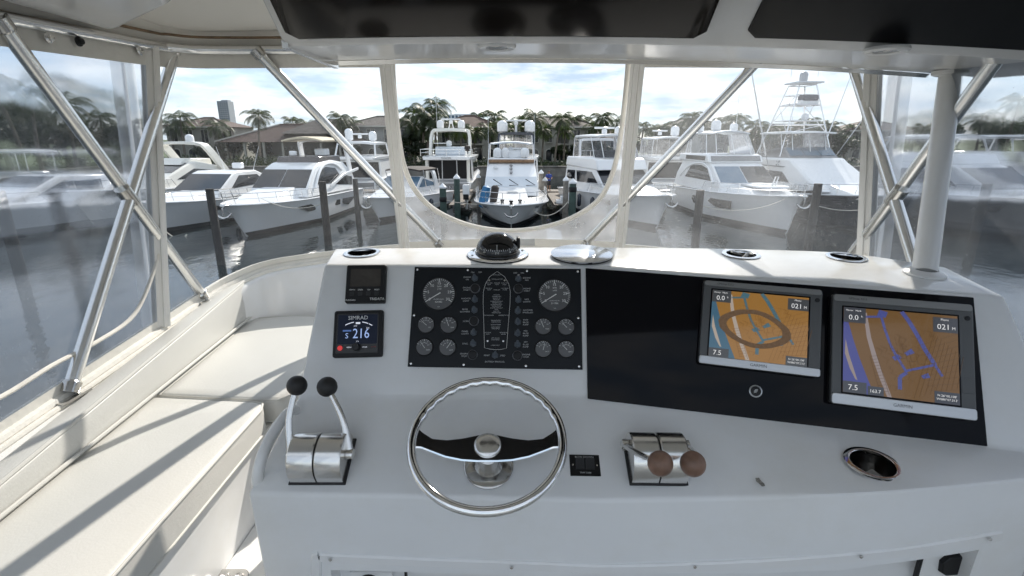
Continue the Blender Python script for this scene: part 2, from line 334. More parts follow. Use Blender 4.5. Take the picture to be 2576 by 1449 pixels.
# raised frame round the locker opening in the console front
fr_px = [(797, 1500), (796, 1410), (803, 1398), (830, 1402), (1100, 1414), (1380, 1424), (1546, 1430), (1900, 1418), (2200, 1394), (2400, 1366), (2515, 1345)]
fpp = [face_pt(*tuple(p)[:2]) for p in smooth_path([(u, v, 0) for u, v in fr_px], 4)]; fl_ = []
for q, p in enumerate(fpp):
    t_ = (fpp[min(q + 1, len(fpp) - 1)] - fpp[max(q - 1, 0)]).normalized(); e_ = Vector((0, -1, 0)).cross(t_).normalized()
    fl_.append([p + e_ * x + Vector((0, y, 0)) for x, y in ((-.014, .004), (-.014, -.003), (-.010, -.007), (.010, -.007), (.014, -.003), (.014, .004))])
part(MB().loft(fl_), 'locker_frame', GEL, HC)
for (u, v) in ((831, 1408), (1287, 1428), (1748, 1426), (2166, 1400), (2490, 1356)):
    d = MB().lathe([(0.0045, 0), (0.004, 0.002), (0.0005, 0.0025)], 12, Matrix.Translation(face_pt(u, v, 0.011)) @ Matrix.Rotation(pi / 2, 4, 'X'))
    part(d, 'screw', STEEL, HC)
def lockbox(u, v): return Matrix.Translation(face_pt(u, v, -0.045)) @ Matrix.Rotation(pi / 2, 4, 'X')
m = lockbox(2385, 1410) @ Matrix.Rotation(0.12, 4, 'Z')
part(MB().prism(rrect(-0.075, -0.08, 0.055, 0.042, 0.004), 0, 0.006, m), 'switch_panel', GEL, HC)
part(MB().prism([(-0.028, -0.02), (-0.016, -0.03), (0.018, -0.03), (0.028, -0.018), (0.028, 0.016), (0.018, 0.028), (-0.012, 0.028), (-0.028, 0.012)], 0.006, 0.018, m, top=0.9), 'switch', BLACKM, HC, bevel=0.002)
m = lockbox(930, 1458)
part(MB().prism(rrect(-0.05, -0.08, 0.065, 0.030, 0.004), 0, 0.006, m), 'switch_panel', GEL, HC)
part(MB().lathe([(0.03, 0.006), (0.03, 0.018), (0.022, 0.024), (0, 0.026)], 24, m @ Matrix.Translation((0, -0.006, 0))), 'push_button', BLACKM, HC)
for u, v in ((1022, 1455), (1395, 1464), (2310, 1425)):
    part(MB().box(face_pt(u, v, -0.03), (0.006, 0.01, 0.07)), 'door_gap_strip', BLACKM, HC)
# white grab rail on the console's left edge
rail = [at_z(650, 1222, -0.845), at_z(648, 1195, -0.81), at_z(662, 1140, -0.765), at_z(690, 1085, -0.735), at_z(722, 1042, -0.715), at_z(745, 1030, -0.722)]
part(MB().tube(smooth_path(rail, 6), 0.0145, 14), 'grab_rail', GEL, HC)
# old sealant scuff
S2M = Frame((0.64, 0.991, -0.775), Mend - foldM, lerp(foldM, Mend, 0.42) - Vector((0.64, 0.991, -0.775)))
sx, sy = S2M.loc(1910, 1213)
part(MB().prism([(-0.007, 0.010), (0.001, 0.012), (0.005, 0.003), (0.010, -0.002), (0.011, -0.009), (0.004, -0.012), (-0.002, -0.004), (-0.007, 0.001)], 0.0006, 0.0012, S2M.M(sx, sy)), 'scuff_mark', pm('scuff', (0.24, 0.23, 0.205), 0.8, var=0.5, vs=200), HC)

def cup(fr, u, v, r, label, inner, extra=None):
    x, y = fr.loc(u, v); t = thing('cup_holder', label, 'cup holder', fr.M(x, y), 'stainless drink holders let into the console')
    MB().lathe([(r, -0.002), (r + 0.012, 0.0005), (r + 0.0125, 0.003), (r + 0.003, 0.0055), (r - 0.001, 0.004), (r - 0.002, -0.004)], 36).build('rim', CHROME, t)
    n = 36; loops = [[((r - 0.0015) * cos(2 * pi * k / n), (r - 0.0015) * sin(2 * pi * k / n), z) for k in range(n)] for z in (0.002, -0.03, -0.06, -0.088)]
    loops.append([(1e-4 * cos(2 * pi * k / n), 1e-4 * sin(2 * pi * k / n), -0.09) for k in range(n)])
    MB().loft(loops, caps=False).build('cup', inner, t, fix=False)
    if extra: extra(t)
def pen(t):
    MB().tube([(-0.03, -0.01, -0.05), (0.03, 0.02, -0.004)], 0.006, 8).build('stick', GEL, t)
    MB().box((0.01, -0.012, -0.04), (0.03, 0.02, 0.03)).build('yellow_scrap', pm('yellow_scrap', (0.35, 0.30, 0.05), 0.5), t)
cup(TOP, 911, 637, 0.046, 'empty steel drink holder at the left end of the console top', CHROME)
cup(TOP, 1864, 641, 0.046, 'steel drink holder on the console top with a white stick in it', CHROME, pen)
cup(TOP, 2129, 648, 0.046, 'empty steel drink holder on the console top near the white post', CHROME)
cup(S2R, 2195, 1168, 0.047, 'chrome rimmed drink holder in the sloping shelf below the larger chart screen', DARKCH,
    lambda t: MB().poly([(-0.03, -0.02, -0.03), (0.0, -0.035, -0.035), (0.03, -0.02, -0.025), (0.008, 0.012, -0.022), (-0.012, 0.004, -0.03)]).build('crumpled_film', pm('film', (0.3, 0.29, 0.27), 0.3), t))

# ---- bench seat on the left
def zback(y): return -0.65 - 0.082 * (2.54 - y)
def xback(y): return -1.298 + (2.53 - y) * 0.072
ZS = -0.85
BS = thing('bench_seat', 'long cream vinyl L-shaped bench along the left side of the flybridge', 'bench', loc=(-1.05, 1.2, -1.6))
part(MB().loft([[(-0.835, y, -1.6), (-1.34, y, -1.6), (-1.34, y, ZS - 0.10), (-0.835, y, ZS - 0.10)] for y in (-0.6, 1.9)]), 'seat_base', GEL, BS)
part(MB().loft([[(-0.64, y, -1.6), (-1.30, y, -1.6), (-1.30, y, ZS - 0.10), (-0.64, y, ZS - 0.10)] for y in (1.78, 2.44)]), 'seat_base', GEL, BS)
part(MB().loft([[(-0.665, y, -1.6), (-0.833, y, -1.6), (-0.833, y, -1.2), (-0.665, y, -1.2)] for y in (0.3, 1.75)]), 'step', GEL, BS)
def cushion(out, z0, z1, name, puff=0.012):
    n = len(out); cx = sum(p[0] for p in out) / n; cy = sum(p[1] for p in out) / n
    mb = MB(); ins = lambda k: [(cx + (p[0] - cx) * k, cy + (p[1] - cy) * k) for p in out]
    mb.loft([[(*p, z0) for p in out], [(*p, z1) for p in out]], caps=False)
    mb.f.append(tuple(range(n))); mb.mi.append(0)
    loops = [[(*p, z1 + puff * (1 - k * k)) for p in ins(k)] for k in (1, 0.85, 0.6, 0.3, 0.02)]
    mb.loft(loops, caps=False); mb.f.append(tuple(len(mb.v) - n + i for i in range(n))); mb.mi.append(0)
    bm = None
    o = part(mb, name, CUSH, BS, bevel=0.016, seg=3, angle=50)
    me = o.data; b = bmesh.new(); b.from_mesh(me); bmesh.ops.remove_doubles(b, verts=b.verts, dist=1e-5); bmesh.ops.recalc_face_normals(b, faces=b.faces); b.to_mesh(me); b.free()
    pip = MB().tube([(cx + (p[0] - cx) * 0.994, cy + (p[1] - cy) * 0.994, z1 - 0.004) for p in out], 0.0042, 8, closed=True)
    q = pip.build('piping', CUSHD, o)
    pip2 = MB().tube([(p[0], p[1], z0 + 0.012) for p in out], 0.004, 8, closed=True).build('piping', CUSHD, o)
    return o
cushion([(xback(-0.55), -0.55), (-0.795, -0.55), (-0.80, 0.5), (-0.815, 1.0), (-0.822, 1.52), (-0.836, 1.562), (-0.87, 1.575), (xback(1.61), 1.61)], ZS - 0.10, ZS, 'seat_cushion')
cushion([(xback(1.625), 1.625), (-0.875, 1.592), (-0.80, 1.592), (-0.72, 1.70), (-0.66, 1.80), (-0.64, 2.44), (-1.12, 2.47), (-1.285, 2.43)], ZS - 0.10, ZS - 0.003, 'seat_cushion')
rows = []
for y in (-0.6, 0.2, 0.8, 1.3, 1.8, 2.2, 2.40, 2.475, 2.50):
    k = 0.0 if y < 2.45 else (0.012 if y < 2.49 else 0.04)
    xb, zt = xback(y), zback(y)
    rows.append([(xb - 0.115 + k, y, ZS - 0.02), (xb - 0.002 - k * 0.4, y, ZS - 0.02), (xb - 0.001 - k * 0.4, y, (ZS + zt) / 2), (xb - 0.006 - k * 0.5, y, zt - 0.010 - k), (xb - 0.016 - k * 0.3, y, zt - k), (xb - 0.075, y, zt - 0.004 - k), (xb - 0.115 + k, y, zt - 0.03 - k)])
bc = part(MB().loft(rows), 'back_cushion', CUSH, BS, bevel=0.008, angle=60)
MB().tube([(xback(y) - 0.012, y, zback(y) - 0.003) for y in (-0.6, 0.2, 0.8, 1.3, 1.8, 2.2, 2.42)] + [(xback(2.48) - 0.035, 2.49, zback(2.48) - 0.02), (xback(2.5) - 0.03, 2.505, ZS + 0.03)], 0.006, 8).build('piping', CUSHD, bc)
MB().tube([(xback(y) + 0.006, y, ZS + 0.012) for y in (-0.6, 0.8, 1.8, 2.42)], 0.006, 8).build('piping', CUSHD, bc)
# black hinge plate on the step
hp = at_z(560, 1462, -1.198)
t = thing('hinge_plate', 'small dark metal hinge plate with screws on the floor step beside the console', 'hinge', loc=hp)
MB().prism(rrect(-0.068, -0.03, 0.068, 0.036, 0.028), 0, 0.008).build('plate', DARKCH, t, bevel=0.002)
for x in (-0.042, 0.0, 0.042): MB().lathe([(0.011, 0.008), (0.010, 0.011), (0.003, 0.0095), (0, 0.009)], 14, Matrix.Translation((x, 0.012, 0))).build('screw', STEEL, t)

# ---- coaming, hardtop frame, enclosure.  Paths run from the left aft corner round the front to the right aft corner
def mir(p): return (-p[0], p[1], p[2])
Bh = [(-1.36, -0.5, -0.89), (-1.365, 0.4, -0.825), (-1.37, 1.4, -0.745), (-1.372, 1.9, -0.705), (-1.368, 2.18, -0.678), (-1.335, 2.40, -0.648), (-1.22, 2.565, -0.615), (-0.92, 2.69, -0.592), (-0.59, 2.785, -0.578)]
Th = [(-1.36, -0.5, 0.22), (-1.36, 0.4, 0.265), (-1.36, 1.5, 0.312), (-1.352, 2.10, 0.338), (-1.335, 2.20, 0.345), (-1.27, 2.285, 0.350), (-1.10, 2.325, 0.355), (-0.85, 2.338, 0.358), (-0.53, 2.347, 0.36)]
Bp = Bh + [(0, 2.86, -0.57)] + [mir(p) for p in reversed(Bh)]
Tp = Th + [(0, 2.36, 0.362)] + [mir(p) for p in reversed(Th)]
def offs(path, i, d):
    a = Vector(path[max(i - 1, 0)]); b = Vector(path[min(i + 1, len(path) - 1)]); t = (b - a); t.z = 0; t.normalize()
    return Vector(path[i]) + Vector((-t.y, t.x, 0)) * d     # d > 0 is outboard
BS_ = smooth_path(Bp, 5)
CO = thing('flybridge_coaming', 'white moulded coaming wall running round the flybridge below the clear curtains', 'coaming', loc=(0, 2.6, -1.6))
rows = []
for i in range(len(BS_)):
    p = BS_[i]; a = offs(BS_, i, -0.055); b = offs(BS_, i, 0.075)
    rows.append([(a.x, a.y, -1.6), (a.x, a.y, p.z - 0.05), (offs(BS_, i, -0.045).x, offs(BS_, i, -0.045).y, p.z - 0.035), (offs(BS_, i, -0.03).x, offs(BS_, i, -0.03).y, p.z - 0.028), (b.x, b.y, p.z - 0.03), (offs(BS_, i, 0.10).x, offs(BS_, i, 0.10).y, p.z - 0.06), (offs(BS_, i, 0.22).x, offs(BS_, i, 0.22).y, -1.75)])
part(MB().grid(rows), 'wall', GEL, CO, fix=True)
for k, (d, h, r) in enumerate(((0.0, -0.012, 0.016), (0.022, 0.012, 0.013), (-0.022, -0.022, 0.010))):
    part(MB().tube([offs(BS_, i, d) + Vector((0, 0, h)) for i in range(len(BS_))], r, 8), 'skirt_roll', CANV, CO)
# hardtop
HT = thing('hardtop', 'cream lined hardtop roof over the flybridge', 'roof', loc=(0, 0.7, 0.45))
def hw(y): return 1.45 if y < 2.0 else 1.45 - 0.30 * ((y - 2.0) / 0.44) ** 2.4
rows_u, rows_o = [], []
for y in (0.08, 0.3, 0.6, 1.2, 1.8, 2.0, 2.1, 2.2, 2.3, 2.38, 2.44):
    w = hw(y); xs = [w * k / 8 for k in range(-8, 9)]
    rows_u.append([(x, y, 0.475 - 0.045 * (x / 1.45) ** 2 - 0.03 * max(0, (y - 1.5)) ** 2 - 0.035 * max(0, 1.5 - y)) for x in xs])
    rows_o.append([(x, y, p[2] + 0.06 + 0.05 * (1 - (x / w) ** 2)) for x, p in zip(xs, rows_u[-1])])
part(MB().grid(rows_u), 'ceiling_liner', LINER, HT, fix=False)
mb = MB().grid(rows_o); mb.grid([[r[0] for r in rows_u], [r[0] for r in rows_o]]); mb.grid([[r[-1] for r in rows_u], [r[-1] for r in rows_o]]); mb.grid([rows_u[-1], rows_o[-1]])
part(mb, 'roof_shell', GEL, HT, fix=False)
edge = smooth_path([(p[0] * 0.995, p[1] - 0.01, p[2] + 0.045) for p in Tp], 5)
part(MB().tube(edge, 0.005, 8), 'edge_gap_shade', BROWN, HT)  # brown tube stands in for the shadowy gap between liner and top rail
part(MB().grid([[(p[0] * 1.004, p[1] + .006, p[2] + dz) for p in smooth_path(Tp, 5)] for dz in (-0.01, 0.05, 0.16)]), 'fascia', LINER, HT, fix=False)
sof = [(-1.34, 1.86), (-1.29, 1.87), (-0.92, 1.56), (-0.72, 1.2), (-0.70, 0.12), (-1.34, 0.12)]
part(MB().loft([[(x, y, 0.345 + 0.01 * (x + 1.34)) for x, y in sof], [(x, y, 0.50) for x, y in sof]]), 'side_moulding', GEL, HT, bevel=0.025, seg=3)
# tube frame
FR = thing('hardtop_tube_frame', 'polished aluminium tube frame with crossed braces carrying the hardtop', 'frame', loc=(0, 2.0, -0.7))
TPs = smooth_path(Tp, 6)
part(MB().tube(TPs, 0.0195, 14), 'top_rail', ALU, FR)
def brace(a, b, r=0.0205, flat=1.0):
    a, b = Vector(a), Vector(b)
    o = part(MB().tube([a + (b - a) * k / 4 for k in range(5)], r, 16), 'brace_tube', ALU, FR)
    for p, q in ((a, b), (b, a)):
        d = (q - p).normalized(); c = MB().tube([p - d * 0.004, p + d * 0.028, p + d * 0.034], [r + 0.006, r + 0.006, r + 0.001], 14).build('end_collar', DARKCH, o)
    return o
for s in (-1, 1):
    X = lambda p: (p[0] * -s, p[1], p[2])
    brace(X((-1.352, 1.50, 0.305)), X((-1.375, 2.20, -0.672)))
    brace(X((-1.345, 2.25, 0.345)), X((-1.362, 1.44, -0.745)))
    brace(X((-1.05, 2.30, 0.352)), X((-0.40, 2.815, -0.56)))
    cc = Vector(X((-1.356, 1.84, -0.19)))
    part(MB().tube([cc + Vector((0, 0.02, -0.028)), cc + Vector((0, -0.02, 0.028))], 0.026, 14), 'cross_clamp', DARKCH, FR)
    for y, z in ((2.20, -0.69), (1.44, -0.763)):
        part(MB().prism(rrect(-0.035, -0.06, 0.035, 0.06, 0.02), 0, 0.008, Matrix.Translation(X((-1.366, y, z)))), 'foot_plate', STEEL, FR)
# enclosure curtains
def strip(a, b, w, side, th=0.006):
    """flat strip with three ridges from a to b, its face turned towards `side`"""
    a, b = Vector(a), Vector(b); d = (b - a).normalized(); n = Vector(side); n = (n - d * n.dot(d)).normalized(); e = d.cross(n)
    mb = MB(); prof = [(-1, 0), (-1, 1), (-.62, 1), (-.55, 2.2), (-.28, 2.2), (-.2, 1), (.2, 1), (.28, 2.0), (.55, 2.0), (.62, 1), (1, 1), (1, 0)]
    return mb.loft([[p + e * (x * w / 2) + n * (y * th) for x, y in prof] for p in (a, b)])
def curtain(i0, i1, name, label, vin, s, posts):
    b = smooth_path(Bp, 5)[i0 * 5:i1 * 5 + 1]; t = smooth_path(Tp, 5)[i0 * 5:i1 * 5 + 1]
    R = thing(name, label, 'curtain', loc=b[len(b) // 2])
    rows = [[b[k] + (t[k] - b[k]) * q for k in range(len(b))] for q in (0.03, 0.25, 0.5, 0.75, 0.93)]
    part(MB().grid(rows), 'clear_pane', vin, R, fix=False)
    part(MB().grid([[b[k] + (t[k] - b[k]) * q for k in range(len(b))] for q in (0.93, 1.0)]), 'valance', CANV, R, fix=False)
    part(MB().grid([[b[k] + (t[k] - b[k]) * q for k in range(len(b))] for q in (-0.03, 0.03)]), 'hem', CANV, R, fix=False)
    for k, w, sd in posts:
        kk = k * 5 - i0 * 5
        part(strip(b[kk], t[kk], w, sd), 'zip_strip', ZIP, R)
    return R
nP = len(Bp) - 1
KL = curtain(0, 3, 'clear_curtain', 'hazy clear vinyl side curtain on the left behind the crossed tubes', VINS, -1, [(3, 0.062, (0.75, -0.65, 0))])
KFL = curtain(3, 8, 'clear_curtain', 'clear vinyl front curtain left of the open window', VIN, -1, [(8, 0.060, (0, -1, 0.3))])
KFR = curtain(nP - 8, nP - 3, 'clear_curtain', 'dusty clear vinyl front curtain right of the open window', VINR, 1, [(nP - 8, 0.060, (0, -1, 0.3))])
KR = curtain(nP - 3, nP, 'clear_curtain', 'hazy clear vinyl side curtain on the right behind the white post', VINS, 1, [(nP - 3, 0.062, (-0.75, -0.65, 0))])
for K, s in ((KL, -1), (KR, 1)):
    arc = [(405, 560), (398, 640), (365, 740), (325, 805), (240, 862), (130, 920), (0, 1000), (-200, 1090)]
    pts = [at_x(u, v, -1.366) for u, v in arc]; pts = [Vector((p.x * -s, p.y, p.z)) for p in pts]
    part(MB().tube(smooth_path(pts, 5), 0.007, 8), 'window_binding', BIND, K)
    for k, (u, v) in enumerate(((120, 95), (197, 104), (350, 128))):
        q = at_x(u, v, -1.346); q.x *= -s
        part(MB().lathe([(0.015, 0), (0.015, 0.004), (0.009, 0.007), (0.009, 0.014), (0, 0.015)], 14, Matrix.Translation(q) @ Matrix.Rotation(-s * pi / 2, 4, 'Y')), 'snap', STEEL if k != 1 else BLACKM, K)
# centre window: U-shaped opening in a scuffed panel
PW = Frame((0, 2.845, -0.572), (1, 0, 0), (0, -0.487, 0.93))
KC = thing('open_window_curtain', 'centre front curtain with a big U-shaped opening and tan binding', 'curtain', loc=(0, 2.85, -0.57))
Upx = [(992, 100), (990, 160), (996, 260), (1006, 350), (1020, 420), (1046, 475), (1088, 520), (1150, 553), (1215, 571), (1280, 577), (1345, 572), (1410, 556), (1470, 527), (1512, 490), (1540, 430), (1556, 360), (1568, 270), (1578, 160), (1580, 100)]
U = [Vector((*PW.loc(u, v), 0)) for u, v in Upx]; U = smooth_path(U, 4)
def bound(p):
    a = max(0.0, min(1.0, p.y / 1.05)); xl = 0.59 - 0.06 * a
    return xl
n = len(U); outer = []
for i, p in enumerate(U):
    k = i / (n - 1)
    if k < 0.33: outer.append(Vector((-bound(p), p.y if k < 0.18 else p.y * (1 - (k - 0.18) / 0.15) , 0)))
    elif k > 0.67: outer.append(Vector((bound(p), p.y if k > 0.82 else p.y * (1 - (0.82 - k) / 0.15), 0)))
    else: outer.append(Vector((-0.59 + 1.18 * (k - 0.33) / 0.34, 0.0, 0)))
rows = [[PW.P(p.x + (q.x - p.x) * t, p.y + (q.y - p.y) * t) for p, q in zip(U, outer)] for t in (0, 0.5, 1.0)]
part(MB().grid(rows), 'scuffed_pane', VINF, KC, fix=False)
part(MB().tube([PW.P(p.x, p.y, 0.004) for p in U], 0.0085, 8), 'binding', BIND, KC)
part(MB().tube([PW.P(p.x * 1.018, p.y - 0.014, 0.003) for p in U], 0.006, 8), 'binding', CANV, KC)
b = smooth_path(Bp, 5)[8 * 5:(nP - 8) * 5 + 1]; t_ = smooth_path(Tp, 5)[8 * 5:(nP - 8) * 5 + 1]
part(MB().grid([[b[k] + (t_[k] - b[k]) * q for k in range(len(b))] for q in (0.962, 1.0)]), 'valance', CANV, KC, fix=False)
part(MB().grid([[b[k] + (t_[k] - b[k]) * q + Vector((0, -0.01, 0)) for k in range(len(b))] for q in (-0.03, 0.02, 0.045)]), 'hem', CANV, KC, fix=False)
# outrigger poles standing just outside the side curtains
for s, lab in ((-1, 'white outrigger pole standing outside the left side curtain'), (1, 'white outrigger pole standing outside the right side curtain')):
    lo, hi = Vector((s * 1.66, 2.17, -1.3)), Vector((s * 1.65, 2.34, 0.345))
    P_ = thing('outrigger_pole', lab, 'pole', loc=lo, group='outrigger poles beside the flybridge')
    part(MB().tube([lo, lo + (hi - lo) * 0.5, hi], 0.026, 14), 'tube', GEL, P_)
    part(MB().tube([hi, hi + Vector((0, 0.002, 0.035))], 0.029, 14), 'end_cap', BLACKM, P_)

hp0, hp1 = at_y(672, 150, 3.4), at_y(1010, 505, 4.2)
tag(MB().tube([(0, 0, 0), hp1 - hp0], 0.007, 8).build('outrigger_stay', GEL, loc=hp0), 'thin white stay wire slanting outside the left front curtain', 'wire')
# ---- overhead electronics box
zc = lambda x: 0.2437 - 0.022 * x * x
OX = [-0.585, -0.3, 0.0, 0.3, 0.6, 0.9, 1.2, 1.45, 1.62]
OC = thing('overhead_console', 'white overhead electronics box with dark doors hanging from the hardtop', 'console', loc=(0.5, 1.6, 0.45))
EY = Vector((0, -0.77, 0.64))
rows = []
for x in OX:
    a = Vector((x, 1.44, zc(x))); fy_ = 1.83 + 0.03 * (x / 1.4) ** 2
    rows.append([a + EY * 0.30, a + EY * 0.012, a + Vector((0, 0.012, -0.006)), (x, fy_ - 0.008, zc(x) + 0.010), (x, fy_, zc(x) + 0.018), (x, fy_ + 0.03, 0.52), (x, 1.3, 0.56)])
part(MB().loft(rows), 'box_shell', GEL, OC, bevel=0.006, angle=30)
def door(x0, x1, s0, s1, name, mat, h=0.010, n=14, r=0.03):
    xs = [x0 + (x1 - x0) * k / n for k in range(n + 1)]; N = Vector((0, -0.64, -0.77)); mb = MB()
    rows = []
    for x in xs:
        e = min(x - x0, x1 - x); c = r - math.sqrt(max(0, r * r - max(0, r - e) ** 2)) if e < r else 0
        a = Vector((x, 1.44, zc(x)))
        rows.append([a + EY * (s0 + c) - N * 0.003, a + EY * (s0 + c) + N * h * 0.8, a + EY * (s0 + c + 0.004) + N * h, a + EY * s1 + N * h, a + EY * s1 - N * 0.003])
    mb.loft(rows); return part(mb, name, mat, OC, angle=25)
SMOKE = pm('smoked_acrylic', (0.010, 0.008, 0.007), 0.13, rv=0.03, vs=3, spec=0.22)
door(-0.562, 0.482, 0.016, 0.28, 'locker_door', SMOKE, 0.009, 40, 0.02)
d2 = door(0.585, 1.60, 0.020, 0.28, 'locker_door', BLACKM, 0.006, 40, 0.02)
d2b = door(0.600, 1.60, 0.040, 0.28, 'door_panel', BLACKP, 0.016, 40, 0.02); d2b.parent = d2; d2b.matrix_parent_inverse = OC.matrix_world.inverted()
for u, v in ((1250, 119), (2228, 137)):
    p = at_z(u, v, 0.236 if u < 2000 else 0.208)
    p.z = zc(p.x) - 0.004
    o = part(MB().lathe([(0.050, 0.004), (0.052, -0.003), (0.046, -0.008), (0.030, -0.006), (0.028, -0.001), (0, -0.001)], 32, Matrix.Translation(p)), 'ceiling_light', GEL, OC)
    MB().lathe([(0.027, -0.0025), (0.02, -0.005), (0, -0.006)], 24, Matrix.Translation(p)).build('lens', DARKCH, o)
part(MB().loft([[(x, 1.815 + 0.03 * (x / 1.4) ** 2, zc(x) + 0.008), (x, 1.845 + 0.03 * (x / 1.4) ** 2, zc(x) + 0.012), (x, 1.848 + 0.03 * (x / 1.4) ** 2, zc(x) + 0.002), (x, 1.83 + 0.03 * (x / 1.4) ** 2, zc(x) - 0.003)] for x in [-0.57 + 1.96 * k / 12 for k in range(13)]]), 'lip_rail', ALU, OC)
part(MB().loft([[(-0.588, 1.44 + 0.40 * k, zc(-.58) + dz) for dz in (0.006, -0.012)] + [(-0.572, 1.44 + 0.40 * k, zc(-.58) + dz) for dz in (-0.012, 0.006)] for k in (0, 0.5, 1)]), 'lip_rail', ALU, OC)
# white support post
pb = hit(2325, 690, TOP.o, TOP.n); pt = Vector((1.385, 1.755, zc(1.385)))
PO = thing('support_post', 'thick white post with round flanges between console and overhead box', 'post', loc=pb)
d = (pt - pb).normalized()
part(MB().tube([pb + d * 0.006, pb + d * 0.25, pt], 0.031, 24), 'tube', GEL, PO)
part(MB().lathe([(0.052, 0.0), (0.052, 0.005), (0.044, 0.010), (0.034, 0.014), (0.031, 0.015)], 32, TOP.M(*TOP.loc(2325, 690), 0.0006)), 'flange', GEL, PO)
part(MB().lathe([(0.050, 0.006), (0.050, -0.004), (0.042, -0.008), (0.031, -0.010)], 32, Matrix.Translation(pt)), 'flange', GEL, PO)
# ================================================================ instruments on the console
def pz(cx, cy): return ((1500 + cx / 3.15) / 1.4907, (960 + cy / 3.15) / 1.4907)
ctr = F1L.loc(*pz(1123, 735))
IP = thing('instrument_panel', 'black engine instrument panel with round gauges and toggle switches', 'panel', F1L.M(ctr.x, ctr.y, 0.0005))
def il(cx, cy): return F1L.loc(*pz(cx, cy), 0.006) - ctr
cs = [il(175, 128), il(2135, 152), il(2157, 1343), il(90, 1308)]
MB().prism([(p.x, p.y) for p in cs][::-1], 0, 0.006).build('face_plate', BLACKP, IP, bevel=0.0008)
K1 = 0.000251
for c in ((207, 161), (801, 168), (1500, 178), (2099, 184), (168, 700), (2105, 733), (130, 1270), (753, 1284), (1487, 1298), (2115, 1304)):
    p = il(*c); s_ = MB().lathe([(0.0034, 0.006), (0.0032, 0.0078), (0.0012, 0.0082), (0.0011, 0.0072), (0, 0.0072)], 12, Matrix.Translation((p.x, p.y, 0))).build('screw', STEEL, IP)
def gauge(c, r, name, lo, hi, n, big, nums, needle, extra, unit=None):
    p = il(*c); T = Matrix.Translation((p.x, p.y, 0))
    g = MB().lathe([(r - 0.002, 0.006), (r - 0.002, 0.0078), (0, 0.0078)], 40, T).build(name, DIAL, IP)
    MB().lathe([(r + 0.0016, 0.006), (r + 0.0012, 0.0105), (r - 0.0004, 0.0112), (r - 0.002, 0.0085)], 40, T).build('bezel', BLACKM, g)
    mk = MB(); z = 0.0082
    for i in range(n + 1):
        a = lo + (hi - lo) * i / n; L = 0.20 if i % big == 0 else 0.11; w = 0.022 if i % big == 0 else 0.011
        d = Vector((cos(a), sin(a))); e = Vector((-d.y, d.x)); ro = r * 0.93; ri = ro - r * L
        mk.add([(*(d * ro + e * w * r), z), (*(d * ro - e * w * r), z), (*(d * ri - e * w * r), z), (*(d * ri + e * w * r), z)], [(0, 1, 2, 3)], T)
    for s_, a, k, sz in nums: text(mk, s_, sz * r, cos(a) * r * k, sin(a) * r * k, z, T)
    for s_, x, y, sz in extra: text(mk, s_, sz * r, x * r, y * r, z, T)
    mk.build('markings', INK, g, smooth=False, fix=False)
    d = Vector((cos(needle), sin(needle))); e = Vector((-d.y, d.x)); a, b = (-0.12 * r, 0.86 * r) if r > 0.03 else (-0.12 * r, 0.72 * r)
    MB().prism([tuple(d * a + e * 0.03 * r), tuple(d * a - e * 0.03 * r), tuple(d * b - e * 0.014 * r), tuple(d * b + e * 0.014 * r)], 0.0088, 0.0096, T).build('needle', INK, g, smooth=False)
D = radians
for c, hrs in (((460, 447), '426482'), ((1825, 465), '311986')):
    lo, hi = D(212), D(-32); nums = [(str(5 * i), lo + (hi - lo) * i / 6, 0.64, 0.24) for i in range(7)]
    gauge(c, 0.0497, 'tachometer', lo, hi, 30, 5, nums, D(212), [('RPM\nx100', 0.02, 0.36, 0.13), ('ENGINE HOURS', 0.0, -0.34, 0.085), (hrs, 0, -0.50, 0.15), ('VDO', 0, -0.80, 0.07)])
SG = {'oil_pressure_gauge': (('0', '40', '60', '80', '100'), 'PSI', D(128), 'OIL'), 'water_temperature_gauge': (('100', '150', '200', '250'), 'F', D(112), 'TEMP'), 'gear_pressure_gauge': (('0', '100', '200', '300', '400'), 'PSI', D(128), 'GEAR'), 'voltmeter': (('18', '20', '24', '28', '32'), 'VOLT', D(58), 'BATT')}
for c, k, nd in (((307, 812), 'oil_pressure_gauge', D(138)), ((573, 815), 'water_temperature_gauge', D(112)), ((287, 1077), 'gear_pressure_gauge', D(126)), ((560, 1080), 'voltmeter', D(55)),
                 ((1693, 832), 'water_temperature_gauge', D(113)), ((1962, 838), 'oil_pressure_gauge', D(134)), ((1693, 1098), 'voltmeter', D(75)), ((1963, 1100), 'gear_pressure_gauge', D(134))):
    q = SG[k]; lo, hi = D(152), D(28); m = len(q[0])
    gauge(c, 0.0252, k, lo, hi, (m - 1) * 2, 2, [(s_, lo + (hi - lo) * i / (m - 1), 0.52, 0.16) for i, s_ in enumerate(q[0])], nd, [(q[1], 0, 0.82 if False else 0.72, 0.12), (q[3], 0.45, -0.32, 0.18)])
def toggle(c, ang):
    p = il(*c); T = Matrix.Translation((p.x, p.y, 0)); hexa = lambda r: [(r * cos(pi / 3 * k + .4), r * sin(pi / 3 * k + .4)) for k in range(6)]
    o = MB().prism(hexa(0.0105), 0.006, 0.0105, T).build('toggle_switch', pm('toggle_boot', (0.07, 0.085, 0.10), 0.45, var=0.2, vs=60), IP, bevel=0.001)
    MB().tube([(0, 0, 0.009), (0.0012 * cos(ang), 0.003 * sin(ang), 0.016), (0.003 * cos(ang), 0.008 * sin(ang), 0.024)], [0.0068, 0.0048, 0.0036], 12, M=T).build('lever', pm('toggle_tip', (0.10, 0.12, 0.145), 0.4), o)
for c in ((885, 265), (885, 515), (880, 640), (870, 905), (865, 1035), (1400, 270), (1397, 520), (1393, 650), (1393, 778), (1388, 912), (1388, 1045), (1123, 1173)): toggle(c, random.choice((pi / 2, pi / 2 + .5, pi / 2 - .4)))
